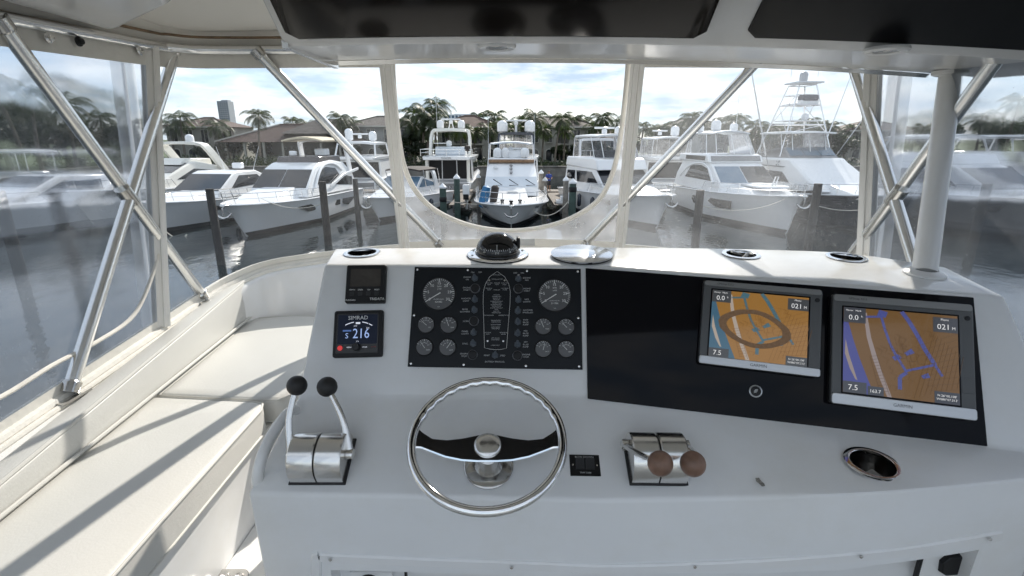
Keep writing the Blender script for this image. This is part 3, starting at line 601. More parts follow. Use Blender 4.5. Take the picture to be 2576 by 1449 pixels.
for c in ((888, 385), (873, 770), (858, 1168), (1398, 388), (1387, 1177)):
    p = il(*c); T = Matrix.Translation((p.x, p.y, 0))
    o = MB().lathe([(0.0148, 0.006), (0.0146, 0.010), (0.0128, 0.0115), (0.0122, 0.009), (0, 0.009)], 28, T).build('button', SILV if False else pm('button_ring', (0.13, 0.135, 0.145), 0.3, 0.6), IP)
    MB().lathe([(0.0122, 0.009), (0.0125, 0.0125), (0.0105, 0.0142), (0, 0.0146)], 28, T).build('cap', BLACKM, o)
lt = MB()
for s_, x, y in (('ENGINE\nON', 795, 265), ('ENGINE\nSTART', 787, 390), ('ANCHOR\nLIGHT', 780, 518), ('BILGE\nBLOWERS', 768, 645), ('HORN', 780, 772), ('PANEL\nLIGHTS', 768, 905), ('SYNC', 770, 1037), ('ENGINE\nSTOP', 757, 1170), ('ON', 858, 195), ('OFF', 945, 195), ('OFF', 1362, 202), ('ON', 1445, 202),
                 ('ENGINE\nON', 1497, 273), ('ENGINE\nSTART', 1497, 400), ('NAV\nLIGHTS', 1497, 527), ('ANCHOR\nWINDLASS', 1510, 655), ('FWD\nBILGE\nPUMP', 1485, 785), ('MID\nBILGE\nPUMP', 1485, 915), ('AFT\nBILGE\nPUMP', 1485, 1047), ('ENGINE\nSTOP', 1490, 1180), ('PORT', 1025, 1175), ('STBD', 1212, 1178), ('BATTERY PARALLEL', 1120, 1250)):
    p = il(x, y); text(lt, s_, 0.0062, p.x, p.y, 0.0064, sx=1.05)
for s_, x, y in (('BOW LIGHT', 1148, 225), ('FWD BILGE PUMP', 1148, 276), ('PORT NAV\nLIGHT', 1052, 330), ('ANCHOR\nLIGHT', 1147, 330), ('STBD NAV\nLIGHT', 1235, 330), ('MID BILGE\nPUMP', 1050, 392), ('WINDLASS', 1143, 402), ('HIGH BILGE\nWATER', 1237, 392), ('AIR INLET\nTEMPERATURE', 1142, 470), ('ENGINE OIL\nPRESSURE', 1142, 508), ('ENGINE COOLANT\nTEMPERATURE', 1142, 546), ('ENGINE EXHAUST\nTEMPERATURE', 1140, 584), ('ENGINE COOLANT\nLEVEL', 1140, 624), ('GEAR OIL\nTEMPERATURE', 1138, 662), ('SYNCHRONIZER', 1045, 702), ('GENERATOR ON', 1226, 702), ('ENGINE ROOM\nTEMPERATURE', 1133, 772), ('BILGE BLOWER', 1133, 812), ('MAIN HALON\nDISCHARGE', 1130, 850), ('AFT BILGE\nPUMP', 1037, 915), ('HIGH BILGE\nWATER', 1222, 915), ('AFT HALON\nDISCHARGE', 1128, 980), ('STERN LIGHT', 1127, 1056)):
    p = il(x, y); text(lt, s_, 0.0042, p.x, p.y, 0.0064)
lt.build('lettering', INKD, IP, smooth=False, fix=False)
ol = [il(*c) for c in ((1148, 183), (1060, 245), (1010, 330), (985, 420), (982, 560), (990, 800), (998, 1085), (1060, 1100), (1130, 1107), (1200, 1103), (1258, 1090), (1280, 800), (1300, 560), (1303, 420), (1285, 330), (1235, 245))]
MB().tube([(p.x, p.y, 0.0062) for p in ol], 0.0005, 6, closed=True).build('boat_outline', INK, IP)
for c in ((1055, 290), (1236, 290), (1035, 1005), (1220, 1007)):
    p = il(*c); MB().lathe([(0.0030, 0.006), (0.0028, 0.0075), (0.0016, 0.0075), (0.0015, 0.0065), (0, 0.0065)], 12, Matrix.Translation((p.x, p.y, 0))).build('screw', DARKCH, IP)
dots = MB()
for x, y in [(x, y) for y in (470, 505, 545, 585, 625, 662, 770, 810) for x in (1050 - (y - 470) * .03, 1235 - (y - 470) * .03)] + [(1145, 357), (1052, 357), (1237, 357), (1043, 720), (1228, 720), (1148, 240), (1130, 877), (1125, 1076)]:
    p = il(x, y); dots.lathe([(0.0012, 0.006), (0.001, 0.007), (0, 0.0072)], 8, Matrix.Translation((p.x, p.y, 0)))
o = dots.build('warning_lamps', BLACKM, IP); o['kind'] = 'stuff'

# ---- the two square displays left of the panel
def pq(cx, cy): return ((1220 + cx / 3.45) / 1.4907, (960 + cy / 3.45) / 1.4907)
class Quad:
    """bilinear map of the unit square (s right, t up) to a four-cornered area of a console plane"""
    def __init__(s, fr, tl, tr, br, bl, h=0):
        s.c = [fr.loc(*p, h) for p in (tl, tr, br, bl)]; s.fr = fr; s.o = sum(s.c, Vector((0, 0))) / 4
        s.w = ((s.c[1] - s.c[0]).length + (s.c[2] - s.c[3]).length) / 2; s.h = ((s.c[0] - s.c[3]).length + (s.c[1] - s.c[2]).length) / 2
        e = (s.c[1] - s.c[0]) + (s.c[2] - s.c[3]); s.rz = math.atan2(e.y, e.x)
    def M(s, h=0): return s.fr.M(s.o.x, s.o.y, h, s.rz)
def disp(Q, name, label, depth, mat, r):
    t = thing(name, label, 'display', Q.M(0.0005)); w, h = Q.w / 2, Q.h / 2
    MB().prism(rrect(-w, -h, w, h, r), 0, depth, top=0.985).build('housing', mat, t, bevel=0.0025, seg=2)
    return t, w, h
Q = Quad(F1L, pq(275, 122), pq(785, 115), pq(782, 612), pq(262, 615), 0.012)
t, w, h = disp(Q, 'depth_display', 'square black depth display with a blank grey screen at the upper left of the console', 0.018, BLACKM, 0.006)
MB().prism(rrect(-w * .76, -h * .15, w * .76, h * .76, 0.003), 0.0182, 0.0188).build('screen', pm('lcd_off', (0.055, 0.048, 0.042), 0.2, var=0.1, vs=30), t)
tx = MB(); text(tx, 'TRIDATA', 0.0105, w * .62, -h * .80, 0.0186); text(tx, 'Autohelm', 0.0075, -w * .70, -h * .84, 0.0186)
for i, s_ in enumerate(('DEPTH', 'SPEED', 'TRIP', 'RESET')): text(tx, s_, 0.0055, w * (-.64 + .41 * i), -h * .32, 0.0186)
tx.build('lettering', INK, t, smooth=False, fix=False)
for i in range(4): MB().prism(rrect(w * (-.76 + .41 * i), -h * .62, w * (-.54 + .41 * i), -h * .40, 0.002), 0.018, 0.0195).build('key', RUBBER, t)
Q = Quad(F1L, pq(118, 712), pq(755, 700), pq(745, 1305), pq(98, 1325), 0.008)
t, w, h = disp(Q, 'autopilot_display', 'square black autopilot head showing 216 in pale blue digits', 0.014, BLACKM, 0.007)
MB().prism(rrect(-w * .86, -h * .83, w * .84, h * .86, 0.004), 0.0142, 0.016, top=0.985).build('bezel', pm('dark_bezel', (0.03, 0.03, 0.031), 0.3), t)
MB().prism(rrect(-w * .80, -h * .44, w * .78, h * .80, 0.002), 0.0161, 0.0165).build('screen', pm('screen_black', (0.003, 0.003, 0.005), 0.3, spec=0.15, emit=(0.002, 0.003, 0.006), es=1.0), t)
LCD = pm('lcd_blue', (0.02, 0.02, 0.03), 0.3, emit=(0.23, 0.32, 0.55), es=0.45); LCDW = pm('lcd_white', (0.02, 0.02, 0.02), 0.3, emit=(0.42, 0.45, 0.52), es=0.5)
tx = MB(); text(tx, '216', w * .56, w * .14, -h * .02, 0.0167, sx=0.82); text(tx, 'S', w * .30, -w * .43, -h * .10, 0.0167); tx.build('digits', LCD, t, smooth=False, fix=False)
tx = MB(); text(tx, 'SIMRAD', w * .22, 0, h * .66, 0.0167, sx=1.05); tx.build('lettering', INK, t, smooth=False, fix=False)
arc = MB(); cy = -h * 0.64
for a0, a1 in ((118, 99), (81, 68), (66, 58)):
    arc.grid([[(w * 1.08 * k * cos(D(a0 + (a1 - a0) * j / 8)), cy + w * 1.08 * k * sin(D(a0 + (a1 - a0) * j / 8)), 0.0167) for j in range(9)] for k in (0.99, 1.02)])
arc.add([(-w * .09, h * .40, .0167), (w * .09, h * .40, .0167), (w * .09, h * .48, .0167), (-w * .09, h * .48, .0167)], [(0, 1, 2, 3)])
arc.build('heading_scale', LCDW, t, smooth=False, fix=False)
tx = MB(); text(tx, '210', w * .09, -w * .10, h * .32, 0.0167); text(tx, '240', w * .09, w * .40, h * .22, 0.0167); text(tx, '216', w * .075, 0, -h * .33, .0167); text(tx, 'MENU', w * .07, -w * .32, -h * .58, .0167); text(tx, 'MODE', w * .07, w * .30, -h * .58, .0167); tx.build('small_lettering', LCDW, t, smooth=False, fix=False)
bx = MB()
for a, b in (((-w * .60, h * .09), (-w * .26, h * .16)),): bx.add([(a[0], a[1], .0166), (b[0], a[1], .0166), (b[0], b[1], .0166), (a[0], b[1], .0166)], [(0, 1, 2, 3)])
bx.build('label_bar', pm('lcd_navy', (0.01, 0.01, 0.02), 0.3, emit=(0.02, 0.04, 0.10), es=1), t, smooth=False, fix=False)
MB().lathe([(w * .16, 0.015), (w * .16, 0.027), (w * .13, 0.030), (0, 0.0305)], 28, Matrix.Translation((-w * .02, -h * .57, 0))).build('knob', RUBBER, t)
MB().lathe([(w * .10, 0.016), (w * .10, 0.018), (0, 0.0185)], 24, Matrix.Translation((-w * .68, -h * .60, 0))).build('standby_button', pm('red_button', (0.35, 0.03, 0.03), 0.4, emit=(0.30, 0.02, 0.02), es=0.5), t)
tx = MB(); text(tx, 'AUTO', w * .07, w * .66, -h * .58, .0167); tx.build('auto_lettering', pm('red_ink', (0.3, 0.03, 0.03), 0.5), t, smooth=False, fix=False)

# ---- black acrylic panel and the two chart plotters
Q = Quad(F1R, (1473, 674), (2450, 748), (2485, 1123), (1478, 1003), 0.008)
BP = thing('acrylic_panel', 'large glossy black acrylic panel behind the two chart screens', 'panel', F1R.M(0, 0, 0.0))
MB().prism([tuple(c) for c in Q.c][::-1], 0.0006, 0.008).build('sheet', BLACKG, BP, bevel=0.0015)
p = F1R.loc(1901, 984, 0.01)
t = thing('round_button', 'round black button with a white striped emblem on the acrylic panel', 'button', F1R.M(p.x, p.y, 0.0082))
MB().lathe([(0.0165, 0), (0.0165, 0.002), (0.0135, 0.0035), (0.0130, 0.0022), (0, 0.0022)], 32).build('ring', SILV, t)
MB().lathe([(0.0130, 0.0022), (0.0128, 0.004), (0, 0.0045)], 28).build('cap', BLACKM, t)
mk = MB()
for i in range(4):
    y = (i - 1.5) * 0.0026; L = 0.0048 - abs(i - 1.5) * 0.0010
    mk.add([(-L + y * .3, y - .0008, .0047), (L + y * .3, y - .0002 + .001, .0047), (L + y * .3, y + .0008 + .001, .0047), (-L + y * .3, y + .0003, .0047)], [(0, 1, 2, 3)])
mk.build('emblem', pm('emblem_white', (0.8, 0.8, 0.8), 0.5), t, smooth=False, fix=False)
def scr(name, col, es): return pm(name, tuple(c * 0.05 for c in col), 0.16, emit=col, es=es, coat=0.3)
def plotter(tl, tr, br, bl, stl, str_, sbr, sbl, label, cols, big, model):
    Q = Quad(F1R, tl, tr, br, bl, 0.03); t = thing('chart_plotter', label, 'plotter', Q.M(0.0084), 'chart screens in the acrylic panel'); w, h = Q.w / 2, Q.h / 2
    MB().prism(rrect(-w, -h, w, h, 0.010), 0, 0.022).build('housing', BLACKM, t, bevel=0.003)
    MB().prism(rrect(-w * .985, -h * .985, w * .985, h * .985, 0.010), 0.0215, 0.026, top=0.99).build('bezel', GREYP, t, bevel=0.0015)
    MB().prism(rrect(-w * .97, h * .86, w * .97, h * .985, 0.006), 0.0255, 0.029, top=0.99).build('top_trim', pm('dull_trim', (0.22, 0.22, 0.215), 0.4, 0.4), t, bevel=0.001)
    MB().prism(rrect(-w * .99, -h * .99, w * .985, -h * .80, 0.006), 0.0255, 0.031, top=0.985).build('bottom_trim', SILV, t, bevel=0.0015)
    Mi = Q.M(0.0084).inverted()
    c = [Mi @ F1R.P(*F1R.loc(*p, 0.036), 0.036) for p in (stl, str_, sbr, sbl)]
    x0, x1, y1, y0 = (c[0].x + c[3].x) / 2, (c[1].x + c[2].x) / 2, (c[0].y + c[1].y) / 2, (c[2].y + c[3].y) / 2
    z = 0.0266
    MB().prism(rrect(x0 - .004, y0 - .004, x1 + .004, y1 + .004, 0.002), 0.0262, z).build('screen_border', BLACKG, t)
    S = lambda s_, q, k=0: (x0 + (x1 - x0) * s_, y0 + (y1 - y0) * q, z + 0.0003 + 0.0002 * k)
    land, sea, deep, beach, road, box = cols
    sc = MB().poly([S(0, 0), S(1, 0), S(1, 1), S(0, 1)]).build('screen', land, t, smooth=False)
    def pl(name, mat, polys, k):
        mb = MB()
        for q in polys: mb.poly([S(*p, k) for p in q])
        mb.build(name, mat, sc, smooth=False, fix=False)
    def line(pts, wd, k, mb):
        for (a, b), (c_, d) in zip(pts[:-1], pts[1:]):
            L = math.hypot(c_ - a, d - b) or 1; nx, ny = -(d - b) / L * wd, (c_ - a) / L * wd
            mb.poly([S(a + nx, b + ny, k), S(a - nx, b - ny, k), S(c_ - nx, d - ny, k), S(c_ + nx, d + ny, k)])
    pl('sea', sea, [[(0, 0.10), (0, 0.86), (0.04, 0.84), (0.09, 0.62), (0.15, 0.40), (0.22, 0.18), (0.28, 0), (0.2, 0)]], 1)
    pl('beach', beach, [[(0.02, 0.62), (0.05, 0.45), (0.09, 0.30), (0.13, 0.15), (0.11, 0.16), (0.06, 0.28), (0.015, 0.45)], [(0.18, 0.95), (0.21, 0.95), (0.25, 0.66), (0.30, 0.45), (0.37, 0.20), (0.43, 0.0), (0.39, 0.0), (0.33, 0.18), (0.26, 0.43), (0.21, 0.66)]], 2)
    mb = MB()
    line([(0.34, 0.92), (0.37, 0.78), (0.42, 0.60), (0.47, 0.48), (0.56, 0.30)], 0.012, 2, mb); line([(0.56, 0.32), (0.80, 0.42), (0.86, 0.30)], 0.013, 2, mb); line([(0.56, 0.30), (0.50, 0.24), (0.50, 0.10)], 0.018, 2, mb)
    line([(0.52, 1.0), (0.58, 0.90), (0.65, 0.75), (0.72, 0.58), (0.80, 0.42)], 0.020, 2, mb); line([(0.36, 0.99), (0.34, 0.92)], 0.04, 2, mb); line([(0.18, 0.90), (0.34, 0.92)], 0.012, 2, mb)
    for q in ([(0.43, 0.46), (0.49, 0.50), (0.52, 0.46), (0.46, 0.42)], [(0.54, 0.52), (0.60, 0.58), (0.63, 0.53), (0.56, 0.49)], [(0.68, 0.28), (0.74, 0.32), (0.76, 0.27), (0.70, 0.25)]): mb.poly([S(*p, 2) for p in q])
    mb.build('canals', deep, sc, smooth=False, fix=False)
    mb = MB(); rr = random.Random(3)
    for i in range(9): line([(0.62 + i * 0.045, 0.02 + i * .02), (0.80 + i * 0.03, 0.78 - i * .03)], 0.0016, 3, mb)
    for i in range(10): line([(0.66 + i * .01, 0.62 - i * 0.055), (1.0, 0.80 - i * 0.07)], 0.0016, 3, mb)
    for i in range(12): line([(0.24 + i * .008, 0.44 - i * 0.036), (0.31 + i * .008, 0.46 - i * .036)], 0.0018, 3, mb)
    line([(0.24, 0.44), (0.33, 0.03)], 0.0018, 3, mb); line([(0.3, 0.46), (0.41, 0.02)], 0.0018, 3, mb)
    for i in range(46):
        a, b = 0.28 + rr.random() * 0.5, 0.12 + rr.random() * 0.7; q = rr.choice((.03, .05, .07)); line([(a, b), (a + q * .9, b - q * .4), (a + q * .6, b - q * 1.2)], 0.0013, 3, mb)
    for i in range(14):
        a, b = 0.40 + rr.random() * 0.25, 0.42 + rr.random() * 0.35; line([(a, b), (a + .02, b - .1), (a + .07, b - .09)], 0.0016, 3, mb)
    mb.build('streets', road, sc, smooth=False, fix=False)
    bxs = [[(0, 0.82), (0.2, 0.82), (0.2, 1), (0, 1)], [(0.79, 0.80), (1, 0.80), (1, 0.97), (0.79, 0.97)], [(0, 0), (0.21, 0), (0.21, 0.13), (0, 0.13)], [(0.79, 0), (1, 0), (1, 0.13), (0.79, 0.13)]]
    if big: bxs.append([(0.22, 0), (0.36, 0), (0.36, 0.10), (0.22, 0.10)])
    for q in bxs: pl('data_box', box, [q], 4)
    W = (x1 - x0); SW = pm('screen_white', (0.03, 0.03, 0.03), 0.3, emit=(0.55, 0.55, 0.55), es=0.4)
    def tt(s_, sz, a, b): p_ = S(a, b, 5); mb = MB(); text(mb, s_, sz * W, *p_); mb.build('figure', SW, sc, smooth=False, fix=False)
    tt('0.0', 0.075, 0.09, 0.88); tt('021', 0.075, 0.88, 0.86); tt('M', 0.04, 0.965, 0.85); tt('7.5', 0.075, 0.09, 0.06); tt('N 26\u00b000.108\'\nW080\u00b007.313\'', 0.030, 0.895, 0.065); tt('k', .03, .165, .90); tt('Home   Mark', .026, .09, .965); tt('Menu', .03, .89, .945)
    if big: tt('163.7', 0.045, 0.285, 0.045)
    mb = MB(); text(mb, 'GARMIN', 0.011, 0.0, -h * .895, 0.0313); text(mb, model, 0.0075, -w * .62, h * .925, 0.0292); mb.build('lettering', INKB, t, smooth=False, fix=False)
    MB().lathe([(0.006, 0.026), (0.006, 0.0275), (0, 0.028)], 16, Matrix.Translation((w * .90, h * .74, 0))).build('power_button', BLACKM, t)
    MB().prism(rrect(w * .80, -h * .55, w * .97, -h * .30, 0.002), 0.0258, 0.0268).build('card_door', GREYP, t, bevel=0.0006)
    return sc, S
c1 = (scr('chart_land', (0.40, 0.195, 0.042), 0.21), scr('chart_sea', (0.045, 0.11, 0.165), 0.32), scr('chart_canal', (0.055, 0.13, 0.17), 0.3), scr('chart_beach', (0.36, 0.30, 0.25), 0.32), scr('chart_road', (0.16, 0.07, 0.015), 0.3), scr('chart_box', (0.025, 0.027, 0.03), 0.6))
c2 = (scr('chart_land_dim', (0.24, 0.122, 0.032), 0.17), scr('chart_sea_violet', (0.06, 0.068, 0.26), 0.27), scr('chart_canal_violet', (0.065, 0.078, 0.27), 0.27), scr('chart_beach_dim', (0.26, 0.21, 0.20), 0.3), scr('chart_road_dim', (0.08, 0.04, 0.012), 0.3), scr('chart_box_dim', (0.022, 0.024, 0.03), 0.6))
sc, S = plotter((1773, 703), (2071, 731), (2065, 950), (1750, 915), (1794, 728), (2036, 750), (2029, 923), (1781, 896), 'smaller chart screen with a dark smudged ring over the orange map', c1, False, 'GPSmap 5212')
mb = MB(); ring = [(0.46 + 0.29 * cos(a) * (1 + .12 * cos(2 * a)) + .03 * sin(a), 0.47 + 0.235 * sin(a) - .10 * cos(a) * .6, 0) for a in [2 * pi * k / 48 for k in range(48)]]
rr = random.Random(5)
rows = [[S(p[0] + (p[0] - .46) * k * (1 + .25 * rr.random()), p[1] + (p[1] - .47) * k * (1 + .25 * rr.random()), 7) for p in ring + ring[:1]] for k in (-0.10, 0.03, 0.14)]
mb.grid(rows).build('smudge_ring', pm('smudge', (0.10, 0.075, 0.05), 0.6, emit=(0.06, 0.03, 0.012), es=0.4, var=.3, vs=200), sc, fix=False)
plotter((2093, 733), (2450, 772), (2457, 1055), (2083, 1020), (2124, 770), (2412, 798), (2412, 1019), (2119, 986), 'larger chart screen at the right end with violet water and dim orange land', c2, True, 'GPSmap 5215')

# ---- compass, round plate, switch plate
p = TOP.loc(1252, 642)
t = thing('compass', 'black domed compass on a chrome flange in the middle of the console top', 'compass', TOP.M(p.x, p.y, 0.0006))
MB().lathe([(0.098, 0), (0.098, 0.004), (0.094, 0.007), (0.070, 0.008)], 40).build('flange', CHROME, t)
MB().lathe([(0.099, 0.0), (0.099, 0.003)], 40).build('gasket', RUBBER, t)
prof = [(0.073, 0.006), (0.072, 0.012), (0.069, 0.015)] + [(0.069 * cos(a), 0.016 + 0.058 * sin(a)) for a in [pi / 2 * k / 12 for k in range(13)]]
MB().lathe(prof, 40).build('dome', pm('compass_dome', (0.005, 0.005, 0.006), 0.04), t)
mk = MB()
for i in range(25):
    a = radians(-160 + 140 * i / 24); d = Vector((cos(a), sin(a))); e = Vector((-d.y, d.x)); h0, h1 = 0.030, 0.034 if i % 3 else 0.037
    r0 = lambda hh: math.sqrt(max(0, 1 - ((hh - 0.016) / 0.058) ** 2)) * 0.069 + 0.0004
    mk.poly([(*(d * r0(h0) + e * .0006), h0), (*(d * r0(h0) - e * .0006), h0), (*(d * r0(h1) - e * .0006), h1), (*(d * r0(h1) + e * .0006), h1)])
for s_, a in (('24', -125), ('210', -90), ('18', -55), ('15', -30), ('27', -150)):
    a = radians(a); Mx = Matrix.Translation((cos(a) * 0.0688, sin(a) * 0.0688, 0.0255)) @ Matrix.Rotation(a + pi / 2, 4, 'Z') @ Matrix.Rotation(pi / 2, 4, 'X'); text(mk, s_, 0.009, 0, 0, 0, Mx)
mk.poly([(-.0008, -.0689, .038), (.0008, -.0689, .038), (.0008, -.0622, .050), (-.0008, -.0622, .050)])
mk.build('card_marks', INK, t, smooth=False, fix=False)
MB().box((0.066, 0.0, 0.042), (0.012, 0.03, 0.035)).build('lamp_hood', BLACKM, t, bevel=0.004)
for a in (0.35, pi - 0.35, -0.35, pi + .35): MB().lathe([(0.004, 0.0075), (0.003, 0.0095), (0, 0.0095)], 10, Matrix.Translation((0.085 * cos(a), 0.085 * sin(a), 0))).build('screw', DARKCH, t)
p = TOP.loc(1463, 645)
t = thing('round_cover_plate', 'flat mirror-bright round steel cover plate beside the compass', 'cover plate', TOP.M(p.x, p.y, 0.0006))
MB().lathe([(0.094, 0), (0.096, 0.003), (0.096, 0.006), (0.09, 0.0065)], 44).build('gasket', RUBBER, t)
q = MB().lathe([(0.097, 0.0066), (0.098, 0.010), (0.095, 0.012), (0, 0.0124)], 48, Matrix.Rotation(radians(1.2), 4, 'X')).build('disc', pm('mirror_plate', (0.66, 0.68, 0.71), 0.16, 1.0, rv=0.08, vs=16, bump=0.05, bs=14), t)
Q = Quad(S2, (1431, 1143), (1504, 1145), (1515, 1198), (1436, 1197), 0.004)
t = thing('switch_plate', 'small square black plate with two rocker switches right of the wheel', 'switch plate', Q.M(0.0006)); w, h = Q.w / 2, Q.h / 2
MB().prism(rrect(-w, -h, w, h, 0.001), 0, 0.004).build('plate', BLACKM, t, bevel=0.001)
for x in (-1, 1):
    MB().loft([[(x * w * .33 - w * .3, y, 0.004) , (x * w * .33 + w * .3, y, 0.004), (x * w * .33 + w * .3, y, z), (x * w * .33 - w * .3, y, z)] for y, z in ((-h * .42, 0.006), (0, 0.008), (h * .50, 0.013))]).build('rocker', RUBBER, t)
    MB().lathe([(0.003, .004), (.0025, .0055), (0, .0055)], 10, Matrix.Translation((x * w * .80, 0, 0))).build('screw', STEEL, t)
tx = MB(); text(tx, 'BOW DOWN', 0.008, 0, h * .75, 0.0045); text(tx, 'TRIM TABS', 0.006, 0, -h * .72, 0.0045); tx.build('lettering', INKD, t, smooth=False, fix=False)

# ---- steering wheel
WC = ray(1226, 1105) * 1.25; NW = Vector((0, -cos(radians(67)), sin(radians(67))))
WF = Frame(WC, (1, 0, 0), (0, sin(radians(67)), cos(radians(67))))
t = thing('steering_wheel', 'polished chrome two-spoke steering wheel with scalloped finger grips', 'steering wheel', WF.M())
Rw = 0.182
loops = []
for k in range(120):
    a = 2 * pi * k / 120; d = Vector((cos(a), sin(a), 0)); ring = []
    g = max(0, min(1, (sin(a) - 0.15) * 4)); wv = 0.0026 * g * cos(a * 32)
    for j in range(12):
        b = 2 * pi * j / 12; rr_ = 0.0115; x = cos(b) * rr_
        if x < 0: x *= 1.0 + (0.15 + wv / 0.0115) * g
        ring.append(d * (Rw + x) + Vector((0, 0, sin(b) * rr_)))
    loops.append(ring)
MB().loft(loops, ring=True, caps=False).build('rim', CHROME, t, angle=80)
for s in (-1, 1):
    prof = [(0.024, 0.032, -0.044, -0.028), (0.06, 0.022, -0.042, -0.027), (0.10, 0.013, -0.036, -0.022), (0.135, 0.011, -0.027, -0.013), (0.158, 0.022, -0.022, -0.005), (0.176, 0.036, -0.024, 0.0)]
    L = []
    for r, yt, yb, z in prof:
        x = s * r; m = (yt + yb) / 2; Z = lambda y: z + 0.0 * y
        L.append([(x, yt, Z(yt)), (x, yt - 0.003, Z(yt) + 0.003), (x, m, Z(m) + 0.003), (x, yb + 0.003, Z(yb) + 0.003), (x, yb, Z(yb)), (x, yb + 0.002, Z(yb) - 0.004), (x, yt - 0.002, Z(yt) - 0.004)])
    MB().loft(L).build('spoke', CHROME, t, angle=20)
MB().loft([[(x, .032, -.028), (x, .029, -.025), (x, -.041, -.025), (x, -.044, -.028), (x, -.041, -.033), (x, .029, -.033)] for x in (-.0245, 0, .0245)]).build('hub_plate', CHROME, t)
MB().lathe([(0.031, -0.030), (0.033, -0.027), (0.033, -0.021), (0.029, -0.017), (0.015, -0.0145), (0, -0.014)], 36).build('hub_cap', STEEL, t)
MB().lathe([(0.012, -0.14), (0.016, -0.12), (0.018, -0.08), (0.020, -0.036)], 28).build('shaft', CHROME, t)
sb = -(WC - S2.o).dot(S2.n) / NW.dot(S2.n)
MB().lathe([(0.062, sb + 0.001), (0.063, sb + 0.006), (0.058, sb + 0.009), (0.036, sb + 0.012), (0.030, sb + 0.030), (0.027, sb + 0.055), (0.020, sb + 0.060)], 36).build('column_base', DARKCH, t)

# ---- engine controls
def control(u, v, label, kmat, fr, knobs, pivs, rad):
    x, y = fr.loc(u, v); T = fr.M(x, y, 0.0005); Ti = T.inverted()
    t = thing('engine_control', label, 'throttle', T, 'twin lever engine controls on the console')
    W = 0.066; L0, L1, hh = -0.062, 0.060, 0.074
    MB().prism([(-W - .006, L0 - .004), (W + .006, L0 - .004), (W + .006, L1 + .004), (-W - .006, L1 + .004)], 0, 0.005, top=0.99).build('gasket', RUBBER, t, bevel=0.002)
    for s in (-1, 1):
        prof = [(L0, 0.005), (L0 + .001, 0.022)] + [(L0 + 0.061 + 0.060 * cos(a) * 1.0, 0.022 + 0.064 * sin(a)) for a in [pi - pi * k / 14 for k in range(1, 14)]] + [(L1, 0.022), (L1, 0.005)]
        a, b = (0.002, W) if s > 0 else (-W, -0.002)
        MB().loft([[(xx, (py + (0 if 0 < q < 3 else 0)), pz_ * (1 if 0 < q < 3 else 0.97)) for py, pz_ in prof] for q, xx in enumerate((a, a + .003, b - .003, b))]).build('drum', STEEL, t, angle=28)
    for k, pv in zip(knobs, pivs):
        K = Ti @ k; Pv = Vector(pv)
        mid = Pv + (K - Pv) * 0.5 + Vector((0.012 if Pv.x > 0 else -0.012, 0, 0.004))
        lv = MB().tube(smooth_path([Pv, mid, K], 4), [0.0105, 0.010, 0.0095, 0.009, 0.0085, 0.008, 0.0075, 0.007, 0.007], 12, flat=0.7).build('lever', STEEL, t)
        MB().lathe([(0.014, -0.008), (0.014, 0.008), (0.009, 0.011), (0, 0.011)], 20, Matrix.Translation(Pv) @ Matrix.Rotation(pi / 2 if Pv.x > 0 else -pi / 2, 4, 'Y')).build('pivot', STEEL, lv)
        MB().ball(K, rad, 24).build('knob', kmat, lv)
_e = Vector((0.41, 1.045, -0.825)); S2C = Frame(_e, (1, -0.02, 0.0), lerp(foldM, Mend, 0.16) - _e)
control(815, 1160, 'left twin engine control with upright levers and black ball knobs', KNOBB, S2, [at_z(747, 970, -0.62), at_z(823, 973, -0.62)], [(-0.075, 0.0, 0.034), (0.075, 0.0, 0.034)], 0.0262)
control(1645, 1162, 'right twin engine control with brown wooden ball knobs pulled back', KNOBW, S2C, [ray(1661, 1166) * 1.12, ray(1743, 1167) * 1.12], [(-0.075, 0.02, 0.042), (0.075, 0.02, 0.042)], 0.0275)
# ================================================================ the marina
# ---- water and land
def water_mat():
    m = pm('sea_water', (0.010, 0.016, 0.018), 0.045, spec=0.5); nt = m.node_tree; N, L = nt.nodes, nt.links; b = N['Principled BSDF']
    t = N.new('ShaderNodeTexCoord'); q = N.new('ShaderNodeMapping'); q.inputs['Scale'].default_value = (1.0, 0.55, 1); L.new(t.outputs['Object'], q.inputs['Vector'])
    z = N.new('ShaderNodeTexNoise'); z.inputs['Scale'].default_value = 1.1; z.inputs['Detail'].default_value = 4; z.inputs['Roughness'].default_value = 0.55; L.new(q.outputs['Vector'], z.inputs['Vector'])
    bp = N.new('ShaderNodeBump'); bp.inputs['Strength'].default_value = 0.35; bp.inputs['Distance'].default_value = 0.10; L.new(z.outputs['Fac'], bp.inputs['Height']); L.new(bp.outputs['Normal'], b.inputs['Normal'])
    return m
w_ = MB().grid([[(x, y, 0) for x in (-2500, -40, 40, 2500)] for y in (-300, 0, 60, 130)]).build('water', water_mat(), loc=(0, 0, WATER)); tag(w_, kind='structure')
GRASS = pm('lawn', (0.06, 0.085, 0.03), 0.9, var=0.4, vs=0.3)
LZ = WATER + 1.35
g_ = MB().grid([[(x, y, 0) for x in (-2600, -300, 300, 2600)] for y in (80.4, 200, 1000, 4000)]); g_.add([(-900, -40, 0), (-62.4, -40, 0), (-62.4, 80.4, 0), (-900, 80.4, 0)], [(0, 1, 2, 3)])
tag(g_.build('ground', GRASS, loc=(0, 0, LZ), smooth=False, fix=False), kind='structure')
CONC = pm('sea_wall_concrete', (0.20, 0.19, 0.17), 0.85, var=0.35, vs=0.8, bump=0.3, bs=6)
WOODD = pm('weathered_wood', (0.16, 0.14, 0.12), 0.85, var=0.35, vs=2.0, stretch=(1, 8, 8), bump=0.3, bs=8)
PILE = pm('piling_dark', (0.022, 0.020, 0.019), 0.8, var=0.5, vs=3, bump=0.5, bs=9)
